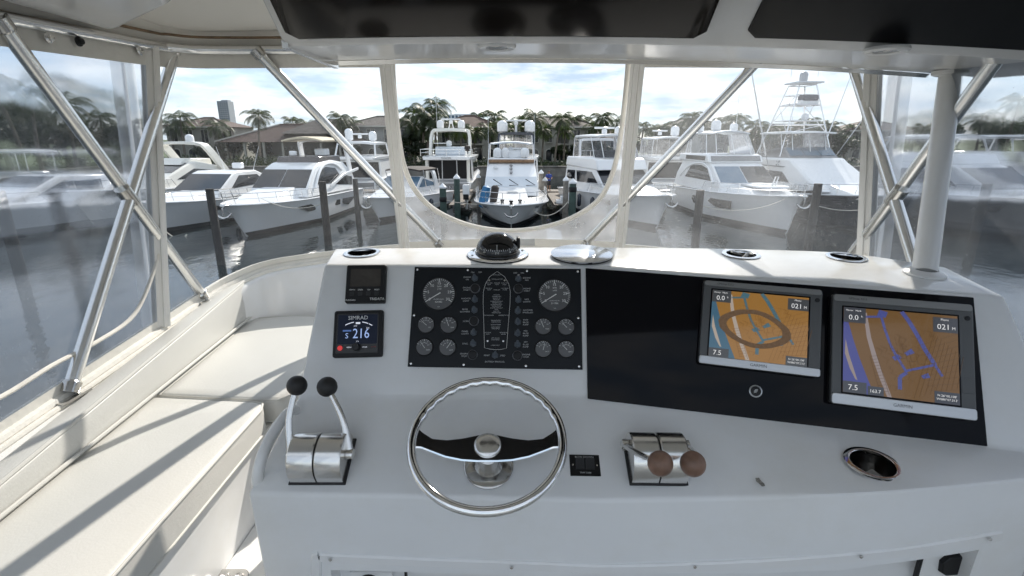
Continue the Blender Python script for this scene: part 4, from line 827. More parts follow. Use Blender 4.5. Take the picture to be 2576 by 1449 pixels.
PILEG = pm('piling_green', (0.045, 0.075, 0.065), 0.75, var=0.4, vs=3, bump=0.4, bs=9)
PILEW = pm('piling_grey', (0.20, 0.185, 0.165), 0.8, var=0.4, vs=3, bump=0.4, bs=9)
CAPW = pm('piling_cap', (0.72, 0.74, 0.76), 0.4)
sw = thing('sea_wall', 'low dark concrete sea wall along the far bank below the houses', 'wall', loc=(0, 80, WATER))
MB().box((60, 0.25, 0.2), (260, 0.5, 2.4)).build('wall', CONC, sw); MB().box((60, 0.2, 1.45), (260, 0.8, 0.14)).build('cap', CONC, sw, bevel=0.02)
sw2 = thing('sea_wall', 'low concrete sea wall along the left bank beyond the hazy side curtain', 'wall', loc=(-62, 20, WATER))
MB().box((0, 0, 0.2), (0.5, 120, 2.4)).build('wall', CONC, sw2); MB().box((0, 0, 1.45), (0.8, 120, 0.14)).build('cap', CONC, sw2, bevel=0.02)

# ---- boats.  Local axes: x across, y from the bow (0) aft, z up from the water
BW = pm('boat_white', (0.80, 0.81, 0.82), 0.18, coat=0.3, var=0.02, vs=0.6)
BCR = pm('boat_cream', (0.76, 0.745, 0.69), 0.22, coat=0.3)
BGL = pm('boat_glass', (0.012, 0.014, 0.018), 0.06, coat=0.3)
BGLB = pm('boat_glass_blue', (0.10, 0.17, 0.24), 0.08, coat=0.3)
BNAVY = pm('boat_navy', (0.020, 0.026, 0.042), 0.14, coat=0.4)
BGREY = pm('boat_grey', (0.17, 0.18, 0.19), 0.2, coat=0.3)
BOOT = pm('antifouling', (0.015, 0.016, 0.02), 0.5)
CAN_D = pm('canvas_dark', (0.04, 0.033, 0.03), 0.8, bump=0.2, bs=10)
CAN_W = pm('canvas_pale', (0.62, 0.66, 0.70), 0.7, var=0.06, vs=2, bump=0.3, bs=4)
CAN_T = pm('canvas_tan', (0.60, 0.52, 0.38), 0.7, bump=0.2, bs=6)
CAN_B = pm('canvas_blue', (0.03, 0.16, 0.34), 0.6, bump=0.3, bs=6)
CAN_N = pm('canvas_navy', (0.05, 0.06, 0.09), 0.7)
TEAK = pm('teak', (0.22, 0.13, 0.07), 0.6, var=0.3, vs=6)
RAILM = pm('rail_steel', (0.75, 0.75, 0.75), 0.2, 1.0)
ISIN = vinyl('isinglass', 0.12, 0.10, specks=0, tint=(0.86, 0.87, 0.90))
class Boat:
    def __init__(s, name, label, x, y, yaw, L, B, hb, hs, hull=BW, cat='boat', group='boats moored in the marina', rake=1.3, full=0.5, stern_to=False, boot=BOOT, tum=0.9):
        s.L, s.B, s.hb, s.hs = L, B, hb, hs
        s.r = thing(name, label, cat, loc=(x, y, WATER), rz=yaw, group=group)
        n = 17; s.sheer = []; rows = []
        for i in range(n):
            q = (i / (n - 1)) ** 1.35; y_ = q * L
            w = B / 2 * (1 - (1 - min(q / full, 1)) ** 2.3) ** 0.72 if q > 0 else 0.10
            w = max(w, 0.10); w *= 1 - 0.08 * max(0, (q - 0.6) / 0.4)
            h = hb + (hs - hb) * (q ** 0.75); k = max(0, 1 - q * 2.2)
            ww = w * (0.90 - 0.62 * k ** 0.8)
            yb = y_ + rake * (1 - q) ** 2.2
            pts = [(w, y_, h), (w * 0.985, y_ + (yb - y_) * .12, h - 0.10), (w * .97 + (ww - w) * .45, y_ + (yb - y_) * .45, h * 0.56), (ww, y_ + (yb - y_) * .8, 0.26), (ww * .95, yb, 0.03), (ww * 0.55, yb + .1, -0.35), (0.0, yb + 0.2, -0.6)]
            s.sheer.append(Vector((w, y_, h))); rows.append(pts + [(-p[0], p[1], p[2]) for p in reversed(pts[:-1])])
        mb = MB(); m = len(rows[0])
        for i in range(n - 1):
            for j in range(m - 1):
                mb.cur = 1 if 3 <= j <= 8 else 0; mb.add([rows[i][j], rows[i][j + 1], rows[i + 1][j + 1], rows[i + 1][j]], [(0, 1, 2, 3)])
        mb.cur = 0; mb.poly(rows[-1]); mb.poly(rows[0])
        o = mb.build('hull', [hull, boot], s.r, fix=False, angle=50)
        b = bmesh.new(); b.from_mesh(o.data); bmesh.ops.remove_doubles(b, verts=b.verts, dist=1e-4); bmesh.ops.recalc_face_normals(b, faces=b.faces); b.to_mesh(o.data); b.free(); o.data.shade_smooth(); o.data.set_sharp_from_angle(angle=radians(45)); s.hull = o
        MB().grid([[(p.x * k, p.y + .02, p.z - .05 + 0.06 * (1 - k * k)) for k in (-.98, -.5, 0, .5, .98)] for p in s.sheer]).build('deck', BW, s.r)
        rr_ = [Vector((p.x + .01, p.y, p.z - .03)) for p in reversed(s.sheer)] + [Vector((-p.x - .01, p.y, p.z - .03)) for p in s.sheer]
        MB().tube(rr_, 0.045, 6).build('rub_rail', BW, s.r)
    def w(s, y):
        for a, b in zip(s.sheer[:-1], s.sheer[1:]):
            if a.y <= y <= b.y: return a + (b - a) * ((y - a.y) / (b.y - a.y))
        return s.sheer[-1]
    def rail(s, y1=0.5, h=0.62, y0=0.12, step=1.1, r=0.022):
        ys = [y0 + (y1 * s.L - y0) * k / 14 for k in range(15)]
        top = [Vector((s.w(y).x - .10, y - .12, s.w(y).z + h)) for y in reversed(ys)]; tp = top + [Vector((-p.x, p.y, p.z)) for p in reversed(top)]
        mb = MB().tube(tp, r, 6); low = [p - Vector((0, 0, h * .5)) for p in tp]
        mb.tube(low, r * .6, 5)
        y = 0.3
        while y < y1 * s.L:
            p = s.w(y)
            for sg in (-1, 1): mb.tube([(sg * (p.x - .10), y + .06, p.z - .02), (sg * (p.x - .10), y - .12, p.z + h)], r * .8, 5)
            y += step
        for sg in (-1, 1):
            e = top[0]; mb.tube([(sg * e.x, e.y, e.z), (sg * e.x, e.y + .5, e.z - h)], r, 6)
        mb.build('bow_rail', RAILM, s.r)
    def cabin(s, prof, w0, k, name='cabin', mat=BW, glass=(), side=(), gm=BGL, z0=None, bevel=0.05):
        """prof: (y, z) outline in side view, walked from the front foot up over the top and down aft"""
        z0 = prof[0][1] if z0 is None else z0; W = lambda z: w0 - k * (z - z0)
        mb = MB(); n = len(prof); R = [(W(z), y, z) for y, z in prof]; Lf = [(-a, b, c) for a, b, c in R]
        mb.add(R + Lf, [tuple(range(n)), tuple(range(2 * n - 1, n - 1, -1))] + [(i, n + i, n + (i + 1) % n, (i + 1) % n) for i in range(n)])
        o = mb.build(name, mat, s.r, bevel=bevel, angle=40)
        for q in glass:
            i, a, b, x0, x1 = q[:5]; g = q[5] if len(q) > 5 else gm
            y0, za = prof[i]; y1, zb = prof[i + 1]; P = lambda t, x: Vector((x * W(za + (zb - za) * t), y0 + (y1 - y0) * t, za + (zb - za) * t))
            nrm = (P(0, 1) - P(0, -1)).cross(P(1, 0) - P(0, 0)).normalized()
            cen = Vector((0, sum(p[0] for p in prof) / n, sum(p[1] for p in prof) / n))
            if nrm.dot(P(.5, 0) - cen) < 0: nrm = -nrm
            pts = [P(a, x0), P(a, x1), P(b, x1), P(b, x0)]
            MB().loft([[p + nrm * .004 for p in pts], [p + nrm * .03 for p in pts]]).build('windscreen_pane', g, o)
        for poly in side:
            g = gm
            for sg in (-1, 1):
                MB().loft([[(sg * (W(z) + e), y, z) for y, z in poly] for e in (0.004, 0.028)]).build('side_window', g, o)
        return o
    def arch(s, y, hwid, z0, z1, lean, name='radar_arch', mat=BW, th=0.16, dep=0.5, r=0.4):
        path = [(hwid, y, z0), (hwid * .97, y + lean * .75, z1 - r), (hwid * .86, y + lean * .95, z1 - .08), (hwid * .6, y + lean, z1), (0, y + lean, z1 + .04)]
        path = smooth_path(path + [(-p[0], p[1], p[2]) for p in reversed(path[:-1])], 4); L = []
        for i, p in enumerate(path):
            a, b = path[max(i - 1, 0)], path[min(i + 1, len(path) - 1)]; t = (b - a).normalized(); n_ = Vector((t.z, 0, -t.x)).normalized() if abs(t.x) + abs(t.z) > 1e-6 else Vector((1, 0, 0))
            L.append([p + n_ * e * th / 2 + Vector((0, f * dep / 2, 0)) for e, f in ((-1, -1), (1, -1), (1, 1), (-1, 1))])
        return MB().loft(L).build(name, mat, s.r, bevel=0.03, angle=50)
    def top(s, y0, y1, hwid, z, name='hardtop', mat=BW, th=0.14, crown=0.12, under=None):
        rows = []
        for k in range(7):
            f = k / 6; y = y0 + (y1 - y0) * f; c = 1 - 0.14 * (2 * f - 1) ** 4; ww = hwid * c
            rows.append([(x * ww, y, z + crown * (1 - x * x) - (0.0 if 0 < k < 6 else 0.03)) for x in (-1, -.7, -.3, 0, .3, .7, 1)] + [(x * ww * .97, y, z - th + crown * (1 - x * x) * .8) for x in (1, .7, .3, 0, -.3, -.7, -1)])
        return MB().loft(rows).build(name, mat, s.r, bevel=0.02, angle=45)
    def posts(s, pts, r=0.03, mat=None):
        for a, b in pts: MB().tube([a, b], r, 8).build('post', mat or RAILM, s.r)
    def dome(s, x, y, z, r=0.3, h=0.75, mat=None):
        MB().lathe([(r * .55, 0), (r * .6, .06), (r * .95, .10), (r, .18), (r, h - r * .85)] + [(r * cos(a), h - r * .85 + r * .85 * sin(a)) for a in (0.35, 0.7, 1.05, 1.35, pi / 2)], 18, Matrix.Translation((x, y, z))).build('satellite_dome', mat or BW, s.r)
    def radar(s, x, y, z, w=1.4):
        o = MB().lathe([(0.16, 0), (0.2, .05), (.2, .28), (.12, .34)], 14, Matrix.Translation((x, y, z))).build('radar_scanner', BW, s.r)
        MB().box((x, y, z + .42), (w, .16, .14)).build('scanner_bar', BW, o, bevel=0.04)
    def mast(s, x, y, z, h, r=0.02, lean=0.0): MB().tube([(x, y, z), (x + lean, y + .1, z + h)], [r, r * .5], 6).build('antenna', BW, s.r)
    def hullwin(s, pts, mat=BGL, sides=(-1, 1)):
        """window in the topside; pts are (y, fraction of the height below the sheer)"""
        for sg in sides:
            P = []
            for y, f in pts:
                p = s.w(y); q = max(0, 1 - y / s.L * 2.2); ww = p.x * (0.90 - 0.62 * q ** 0.8); mid = p.x * .97 + (ww - p.x) * .45
                x = p.x * .985 + (mid - p.x * .985) * min(1, f / .44); P.append(Vector((sg * x, y + .0, p.z * (1 - f))))
            MB().loft([[p + Vector((sg * e, -.3 * e, 0)) for p in P] for e in (-0.02, 0.05)]).build('hull_window', mat, s.hull)
    def anchor(s):
        z = s.hb; o = MB().box((0, -0.05, z - .02), (.26, .7, .10)).build('anchor_roller', RAILM, s.r, bevel=.02)
        MB().tube([(0, -.2, z + .02), (0, -.42, z - .15), (0, -.36, z - .55)], .04, 8).build('anchor_shank', DARKCH, o)
        MB().tube([(-.42, -.32, z - .42), (-.25, -.36, z - .60), (0, -.40, z - .68), (.25, -.36, z - .60), (.42, -.32, z - .42)], [.03, .06, .07, .06, .03], 8).build('anchor_fluke', DARKCH, o)
    def fender(s, y, sg, mat=BNAVY, dz=-.2):
        p = s.w(y); MB().lathe([(0, -.5), (.1, -.48), (.16, -.38), (.16, .30), (.1, .40), (.03, .46)], 12, Matrix.Translation((sg * (p.x + .15), y, p.z - .55 + dz))).build('fender', mat, s.r)
    def encl(s, y0, y1, w0, z0, z1, rk=0.5, wt=None, mat=ISIN):
        """clear flybridge enclosure: raked front and sides"""
        wt = wt or w0 * .9; a = [(-w0, y1, z0), (-w0, y0 + .5, z0), (-w0 * .7, y0, z0), (0, y0 - .1, z0), (w0 * .7, y0, z0), (w0, y0 + .5, z0), (w0, y1, z0)]
        b = [(-wt, y1, z1), (-wt, y0 + .5 + rk, z1), (-wt * .7, y0 + rk, z1), (0, y0 - .1 + rk, z1), (wt * .7, y0 + rk, z1), (wt, y0 + .5 + rk, z1), (wt, y1, z1)]
        o = MB().grid([a, b]).build('clear_enclosure', mat, s.r, fix=False)
        for p, q in zip(a, b): MB().tube([p, q], 0.03, 6).build('enclosure_seam', BW, o)
SALD = pm('saloon_shade', (0.012, 0.012, 0.013), 0.35, spec=0.2)  # near-black sheets paint the shade inside the open saloons
NAMEI = pm('boat_name', (0.5, 0.5, 0.52), 0.4)

# centre boat, bow towards us
b = Boat('motor_yacht', 'white motor yacht moored bow-on in the middle of the open window', -0.05, 31.4, 0.0, 14.5, 5.0, 1.58, 1.3, cat='yacht', full=0.30)
b.rail(0.46, 0.72); b.anchor()
b.cabin([(1.8, 1.40), (3.2, 1.78), (6.4, 2.14), (6.4, 1.2), (1.8, 1.2)], 1.25, 0.3, 'foredeck_trunk', z0=1.2)
MB().box((0.1, 4.4, 1.95), (.7, .7, .09), Matrix.Rotation(0, 4, 'X')).build('deck_hatch', pm('hatch', (.45, .47, .48), .3), b.r, bevel=.02)
c = b.cabin([(6.0, 1.5), (6.0, 2.12), (7.0, 2.78), (7.15, 2.82), (8.5, 3.62), (8.8, 3.8), (12.6, 3.8), (12.8, 1.4)], 1.98, 0.09, 'deckhouse', glass=[(1, 0.02, 0.98, -.98, .98, CAN_W)], side=[[(7.4, 2.2), (8.2, 2.75), (12.2, 2.75), (12.2, 2.2)]])
for x in (-1.3, -.15, 1.05): MB().tube([(x, 6.1, 2.22), (x + .65, 6.15, 2.24), (x, 6.7, 2.62)], .035, 6).build('wiper', BLACKM, c)
b.cabin([(8.4, 3.72), (8.5, 3.92), (8.7, 3.95), (8.75, 3.7)], 1.72, .02, 'flybridge_fairing', mat=TEAK, bevel=.03)
b.cabin([(8.7, 3.6), (8.8, 4.05), (12.3, 4.0), (12.3, 3.6)], 1.78, .04, 'flybridge_coaming', bevel=.08)
b.cabin([(9.3, 4.0), (9.4, 4.55), (9.8, 4.62), (10.4, 4.55), (10.5, 4.0)], 1.0, .2, 'helm_seats', bevel=.15)
for x, r_ in ((-1.05, .33), (-.45, .28), (1.02, .34)): b.dome(x, 9.2 if x < 0 else 9.1, 4.0, r_, .8)
b.radar(.55, 9.7, 4.3, .8); b.dome(-.05, 10, 4.35, .24, .5)
b.top(9.3, 11.9, 1.68, 5.12, 'bimini', CAN_W, .12, .14)
for sg in (-1, 1): b.posts([((sg * 1.66, 9.6, 5.05), (sg * 1.74, 9.3, 4.0)), ((sg * 1.66, 11.5, 5.05), (sg * 1.74, 11.9, 4.0)), ((sg * 1.66, 9.6, 5.05), (sg * 1.76, 8.2, 3.5))], .03)
for k in range(3): MB().lathe([(.10, 0), (.12, .05), (.05, .2), (.09, .3)], 10, Matrix.Translation((-.02, 7.5 + .38 * k, 3.06 + .225 * k)) @ Matrix.Rotation(pi / 2, 4, 'X')).build('horn', RAILM, c)
MB().box((-1.15, 7.9, 3.45), (.34, .2, .26)).build('spotlight', BW, c, bevel=.05)
MB().lathe([(.0, -.75), (.22, -.7), (.3, -.3), (.3, .3), (.24, .65), (0, .75)], 12, Matrix.Translation((-1.75, 2.75, 1.80)) @ Matrix.Rotation(.25, 4, 'Y')).build('covered_fender_basket', CAN_B, b.r)
MB().lathe([(0, -.6), (.22, -.55), (.25, 0), (.25, .5), (.15, .6), (0, .6)], 12, Matrix.Translation((-1.1, 2.3, 1.95)) @ Matrix.Rotation(.15, 4, 'Y')).build('black_bag', CAN_D, b.r)
for x, y in ((-.55, 1.0), (.55, 1.0), (0, .5)): MB().lathe([(.10, 0), (.08, .12), (.13, .16), (.13, .24), (0, .26)], 12, Matrix.Translation((x, y, 1.56))).build('cleat', BLACKM, b.r)
b.hullwin([(1.5, .12), (1.85, .12), (1.85, .22), (1.5, .22)], BGREY); b.mast(1.75, 9, 4, 3.2); b.mast(-1.75, 9.4, 4, 3.0)

# left of it: small express cruiser under a dark canopy
b = Boat('express_cruiser', 'white express cruiser with a brown canopy at the left edge of the open window', -9.4, 34.2, radians(-15), 11.0, 3.7, 1.75, 1.25, cat='boat', full=.42)
b.rail(.55, .55); b.anchor()
b.cabin([(1.6, 1.5), (2.6, 1.95), (4.6, 2.1), (4.6, 1.2), (1.6, 1.2)], 1.15, .4, 'foredeck_trunk', z0=1.2)
b.cabin([(4.0, 1.3), (4.1, 1.95), (5.3, 2.75), (5.5, 2.78), (8.5, 2.0), (8.5, 1.3)], 1.55, .12, 'cockpit_screen', glass=[(1, .05, .95, -.97, -.36, BGLB), (1, .05, .95, -.32, .32, BGLB), (1, .05, .95, .36, .97, BGLB)], side=[[(4.6, 2.0), (5.5, 2.6), (7.5, 2.2), (7.5, 2.0)]], gm=BGLB)
b.top(5.0, 8.2, 1.6, 3.25, 'bimini', CAN_D, .12, .15)
for sg in (-1, 1): b.posts([((sg * 1.55, 5.3, 3.2), (sg * 1.5, 5.8, 2.0)), ((sg * 1.55, 8.0, 3.2), (sg * 1.6, 8.4, 1.7))])
b.arch(7.6, 1.6, 1.6, 3.2, -.5, mat=BW); b.fender(5.5, 1)
# big sport coupe on the left
b = Boat('sport_yacht', 'big white hardtop sport yacht with tan sunshade and arched side window', -15.4, 28.0, radians(-4), 15.5, 4.5, 2.0, 1.55, cat='yacht', full=.45, rake=1.6)
b.rail(.50, .6); b.anchor()
b.cabin([(2.2, 1.7), (3.6, 2.25), (6.4, 2.5), (6.4, 1.6), (2.2, 1.6)], 1.35, .35, 'foredeck_trunk', z0=1.6)
c = b.cabin([(5.6, 1.8), (5.7, 2.35), (7.4, 3.55), (8.3, 3.85), (10.5, 3.98), (12.6, 3.75), (14.0, 2.9), (14.4, 1.7)], 1.95, .14, 'deckhouse', glass=[(1, .04, .92, -.95, -.05, BGL), (1, .04, .92, -.02, .95, BGL)],
            side=[[(7.2, 2.5), (7.9, 3.25), (9.2, 3.55), (10.8, 3.4), (11.3, 2.9), (9.5, 2.4)], [(10.0, 2.3), (11.8, 2.9), (13.6, 2.6), (13.4, 2.0)]], z0=1.8, bevel=.10)
for sg in (-1, 1): MB().tube(smooth_path([(sg * 1.98, 6.7, 2.3), (sg * 1.86, 7.8, 3.25), (sg * 1.78, 9.0, 3.72), (sg * 1.76, 10.6, 3.7), (sg * 1.82, 11.8, 3.2)], 5), .09, 8).build('window_arch', BW, c)
for sg in (-1, 1): MB().loft([[(sg * x, y, z) for x, z in ((2.0, a), (2.1, a), (2.1, a + .22), (2.0, a + .22))] for y, a in ((9.0, 2.1), (11.5, 2.75), (14.6, 3.05))]).build('wing', BW, c, bevel=.03)
b.cabin([(8.6, 3.85), (8.9, 4.25), (12.5, 4.25), (12.6, 3.8)], 1.5, .1, 'flybridge_screen', mat=pm('smoked_screen', (.09, .08, .08), .1))
b.top(9.6, 13.4, 1.75, 5.35, 'sunshade', CAN_T, .12, .25)
b.arch(13.6, 1.8, 2.9, 5.3, -.8, mat=BW, th=.14, dep=.6)
MB().box((-.6, 9.4, 4.45), (.5, .3, .35)).build('flybridge_seat', BW, b.r, bevel=.08); MB().box((.8, 11, 4.5), (.8, .9, .5)).build('flybridge_seat', BW, b.r, bevel=.1)
b.hullwin([(4.3, .26), (5.4, .22), (10.3, .28), (10.3, .50), (5.6, .48)], BGL)
b.hullwin([(10.8, .28), (13.6, .32), (12.0, .62), (10.9, .52)], BGL)
# next to the left: dark-windowed sport cruiser
b = Boat('sport_cruiser', 'white sport cruiser with a wide black windscreen beside the left curtain zip', -21.2, 29.5, radians(-5), 12.5, 3.9, 1.95, 1.4, full=.45, hull=BW)
b.rail(.5, .6); b.anchor()
b.cabin([(2.0, 1.6), (3.4, 2.05), (5.2, 2.2), (5.2, 1.5), (2.0, 1.5)], 1.2, .35, 'foredeck_trunk', z0=1.5)
b.cabin([(4.6, 1.7), (4.8, 2.1), (6.8, 3.15), (7.4, 3.3), (9.6, 3.25), (10.6, 2.9), (10.9, 1.6)], 1.72, .14, 'deckhouse', glass=[(1, .04, .95, -.96, .96, BGL)], side=[[(6.2, 2.2), (7.4, 3.0), (9.6, 2.95), (10.4, 2.3)]], z0=1.7, bevel=.09)
b.hullwin([(3.6, .26), (4.8, .26), (7.4, .3), (7.2, .42), (4.2, .42)], BGL); b.mast(-1, 9.8, 3.2, 1.7, .02, -.5); b.mast(1.2, 9.8, 3.2, 1.7, .02, .6)
MB().box((.2, 9.6, 3.55), (.7, .5, .4)).build('winch_box', BW, b.r, bevel=.08); b.fender(7.5, 1); b.fender(5.6, 1)
# cream yacht with swept arch behind it
b = Boat('arch_cruiser', 'cream cruiser with a swept radar arch behind the black-windowed sport cruiser', -28.0, 33.0, radians(-8), 15.5, 4.4, 2.3, 1.7, hull=BCR, full=.45)
b.cabin([(4.2, 1.9), (6.6, 2.9), (8.8, 3.7), (9.4, 3.75), (12.5, 3.2), (13.5, 1.8)], 1.9, .12, 'deckhouse', mat=BCR, glass=[(1, .1, .9, -.9, .9, BGL)], side=[[(7.0, 2.5), (9.0, 3.2), (12, 2.9), (12, 2.4)]], z0=1.9, bevel=.1)
b.arch(12.4, 1.9, 2.9, 5.1, -2.2, mat=BCR, th=.22, dep=.9); b.dome(0.9, 10.1, 5.1, .32, .7); b.rail(.4)
b.cabin([(8.0, 3.5), (8.6, 4.0), (11.5, 3.9), (11.6, 3.4)], 1.4, .1, 'flybridge_coaming', mat=BCR)
# two hazy hulls seen through the side curtain
for k, (x, y, lab) in enumerate(((-31.5, 26.5, 'white cruiser hull with dark cabin glass seen hazily through the left side curtain'), (-38.5, 30.0, 'pale fishing boat with a hard top seen hazily at the left picture edge'))):
    b = Boat('moored_cruiser', lab, x, y, radians(-10), 12.5, 4.0, 2.0, 1.5, full=.45)
    b.cabin([(3.6, 1.6), (5.6, 2.5), (7.2, 3.2), (10.6, 3.1), (10.8, 1.6)], 1.75, .12, 'deckhouse', glass=[(1, .1, .9, -.94, .94)], side=[[(5.6, 2.1), (7.3, 2.8), (10, 2.8), (10, 2.1)]], z0=1.6, bevel=.08)
    b.rail(.45)
    if k: b.top(6.4, 11.5, 1.9, 4.6, 'hardtop', BW); b.posts([((sg * 1.7, y_, 3.1), (sg * 1.75, y_, 4.5)) for sg in (-1, 1) for y_ in (7, 9, 11)], .05)
# right of centre: flybridge cruiser with clear enclosure
b = Boat('flybridge_cruiser', 'white flybridge cruiser with clear enclosure, its bow right of the open window', 9.4, 31.2, radians(14), 14.5, 4.5, 2.2, 1.5, cat='yacht', full=.42)
b.rail(.5, .62); b.anchor()
b.cabin([(2.2, 1.75), (3.6, 2.25), (6.2, 2.45), (6.2, 1.6), (2.2, 1.6)], 1.35, .35, 'foredeck_trunk', z0=1.6)
b.cabin([(5.2, 1.8), (5.3, 2.3), (7.0, 3.35), (7.6, 3.45), (13.0, 3.4), (13.2, 1.5)], 2.0, .10, 'deckhouse', glass=[(1, .05, .92, -.96, -.03), (1, .05, .92, .03, .96)], side=[[(6.2, 2.4), (7.6, 3.15), (10.6, 3.1), (10.2, 2.3)], [(10.8, 2.4), (10.9, 3.1), (12.6, 3.05), (12.6, 2.4)]], z0=1.8, bevel=.08)
b.cabin([(6.4, 3.3), (6.8, 4.0), (7.3, 4.15), (12.8, 4.1), (13.0, 3.4)], 1.95, .06, 'flybridge_coaming', bevel=.10)
b.encl(7.0, 11.8, 1.75, 4.1, 5.55, 1.0, 1.65); b.top(7.7, 12.2, 1.78, 5.68, 'hardtop', BW, .14, .12)
b.cabin([(8.0, 4.1), (8.1, 4.6), (9.0, 4.65), (9.2, 4.1)], 1.2, .1, 'helm_seats', bevel=.1, mat=CAN_D)
b.radar(-.2, 9.5, 5.8, 1.6); b.dome(.9, 9.4, 5.75, .30, .6); b.mast(1.4, 9.5, 5.7, 2.5)
b.fender(6.0, -1); b.fender(8.5, -1, BNAVY, -.1); b.hullwin([(4.2, .22), (5.6, .22), (5.2, .40), (4.4, .40)])
# grey-glass yacht with soft-top enclosure
b = Boat('sport_yacht', 'white yacht with clear-sided flybridge tent and angular hull windows, right of the diagonal brace', 16.3, 29.4, radians(3), 16.0, 4.7, 2.35, 1.65, cat='yacht', full=.45, rake=1.0)
b.rail(.5, .62); b.anchor()
b.cabin([(2.2, 1.9), (3.6, 2.4), (6.6, 2.55), (6.6, 1.8), (2.2, 1.8)], 1.4, .3, 'foredeck_trunk', z0=1.8)
MB().prism(rrect(-1.0, 2.6, 1.0, 5.6, .5), 2.50, 2.62).build('sun_pad', CAN_W, b.r, bevel=.03)
c = b.cabin([(6.0, 1.9), (6.1, 2.5), (7.9, 3.65), (8.8, 3.9), (13.5, 3.85), (14.4, 2.8), (14.6, 1.8)], 2.05, .12, 'deckhouse', glass=[(1, .05, .92, -.95, -.02, BGLB), (1, .05, .92, .02, .95, BGL)], side=[[(7.6, 2.6), (8.6, 3.4), (9.8, 3.6), (11.6, 3.5), (12.4, 2.6)]], z0=1.9, bevel=.09)
for sg in (-1, 1): MB().tube(smooth_path([(sg * 2.05, 7.0, 2.5), (sg * 1.92, 8.4, 3.5), (sg * 1.88, 10, 3.75), (sg * 1.92, 12, 3.4), (sg * 2.0, 13.4, 2.6)], 5), .08, 8).build('window_arch', BW, c)
b.cabin([(8.2, 3.8), (8.5, 4.3), (9.0, 4.4), (14.0, 4.35), (14.0, 3.8)], 2.0, .06, 'flybridge_coaming', bevel=.1, glass=[(0, .2, .9, -.9, .9, BGREY)], side=[[(8.9, 3.95), (8.9, 4.25), (12.5, 4.25), (12.5, 3.95)]])
b.encl(8.7, 13.2, 1.8, 4.35, 5.75, .9, 1.55); b.top(9.4, 13.6, 1.62, 5.85, 'soft_top', CAN_W, .10, .2)
b.dome(-.5, 11, 6.0, .36, .8); b.dome(1.1, 11.5, 5.95, .3, .65); b.dome(-1.3, 12, 5.9, .3, .6); b.mast(1.5, 12, 6, 3)
b.hullwin([(4.4, .25), (6.8, .24), (7.2, .36), (6.2, .52), (4.7, .52)]); b.hullwin([(8.6, .24), (9.8, .24), (10.1, .38), (9.7, .54), (8.8, .54)])
MB().tube([(0, 3.2, 2.5), (0, 2.9, 3.2), (.2, 2.9, 3.2), (.2, 3.2, 2.5)], .05, 6).build('windlass_frame', RAILM, b.r)
# sportfisher with tuna tower and navy hull
b = Boat('sportfisher', 'sportfishing boat with navy hull and tall tuna tower on the right', 21.7, 28.0, radians(3), 17.5, 5.0, 2.55, 1.4, hull=BNAVY, cat='yacht', full=.46, rake=1.8)
b.rail(.42, .6)
b.cabin([(1.8, 2.1), (5.6, 2.7), (6.0, 2.0), (1.8, 2.0)], 1.5, .25, 'foredeck_trunk', z0=2.0)
c = b.cabin([(4.8, 2.2), (8.6, 3.9), (9.0, 4.15), (14.0, 4.1), (14.2, 1.9)], 2.15, .10, 'deckhouse', side=[[(8.4, 2.5), (9.6, 3.2), (12.8, 3.2), (12.8, 2.5)]], z0=2.2, bevel=.16)
for sg in (-1, 1): MB().loft([[(sg * (2.05 + e), y, z) for y, z in ((9.6, 3.50), (13.0, 3.50), (13.0, 3.58), (9.2, 3.58))] for e in (0, .04)]).build('stripe', BGREY, c)
b.cabin([(9.0, 4.0), (9.5, 4.25), (10.4, 4.85), (10.5, 4.88), (13.8, 4.4), (13.8, 4.0)], 1.75, .05, 'bridge_screen', glass=[(1, .08, .94, -.95, -.36, BGLB), (1, .08, .94, -.32, .32, BGLB), (1, .08, .94, .36, .95, BGLB)], mat=BGREY, bevel=.05)
b.top(9.8, 14.2, 1.9, 5.9, 'hardtop', BW, .14, .08); b.encl(10.0, 13.6, 1.75, 4.4, 5.8, .5, 1.7)
tw = MB()
q0 = {(-1, 0): (-1.9, 10.4, 4.2), (1, 0): (1.9, 10.4, 4.2), (-1, 1): (-1.9, 13.8, 4.2), (1, 1): (1.9, 13.8, 4.2)}; q1 = {(-1, 0): (-.62, 11.4, 9.15), (1, 0): (.62, 11.4, 9.15), (-1, 1): (-.62, 12.8, 9.15), (1, 1): (.62, 12.8, 9.15)}
for k in q0: tw.tube([q0[k], lerp(q0[k], q1[k], .5), q1[k]], .045, 6)
for f in (.45, .72, .86, 1.0):
    P4 = [lerp(q0[k], q1[k], f) for k in ((-1, 0), (1, 0), (1, 1), (-1, 1))]; tw.tube(P4, .035, 6, closed=True)
for a, b_, f0, f1 in (((-1, 0), (1, 0), .33, .45), ((1, 0), (1, 1), .33, .72), ((-1, 0), (-1, 1), .33, .72), ((1, 1), (1, 0), .45, .86), ((-1, 1), (-1, 0), .45, .86)): tw.tube([lerp(q0[a], q1[a], f0), lerp(q0[b_], q1[b_], f1)], .028, 6)
for i in range(9): f = .06 + .05 * i; tw.tube([lerp(q0[(-1, 0)], q1[(-1, 0)], f), lerp(q0[(-1, 0)], q1[(-1, 0)], f) + Vector((.45, .1, 0))], .02, 5)
tw.tube([Vector((-1.45, 10.5, 4.5)), Vector((-.85, 11.3, 7.0))], .025, 5)
to = tw.build('tuna_tower', RAILM, b.r)
for z, hwid in ((6.65, 1.25), (7.8, .9)): MB().prism(rrect(-hwid, 11.1, hwid, 13.1, .2), z, z + .07).build('tower_platform', BW, to)
MB().prism(rrect(-1.0, 10.9, 1.0, 13.0, .3), 9.25, 9.33).build('sun_top', CAN_W, to)
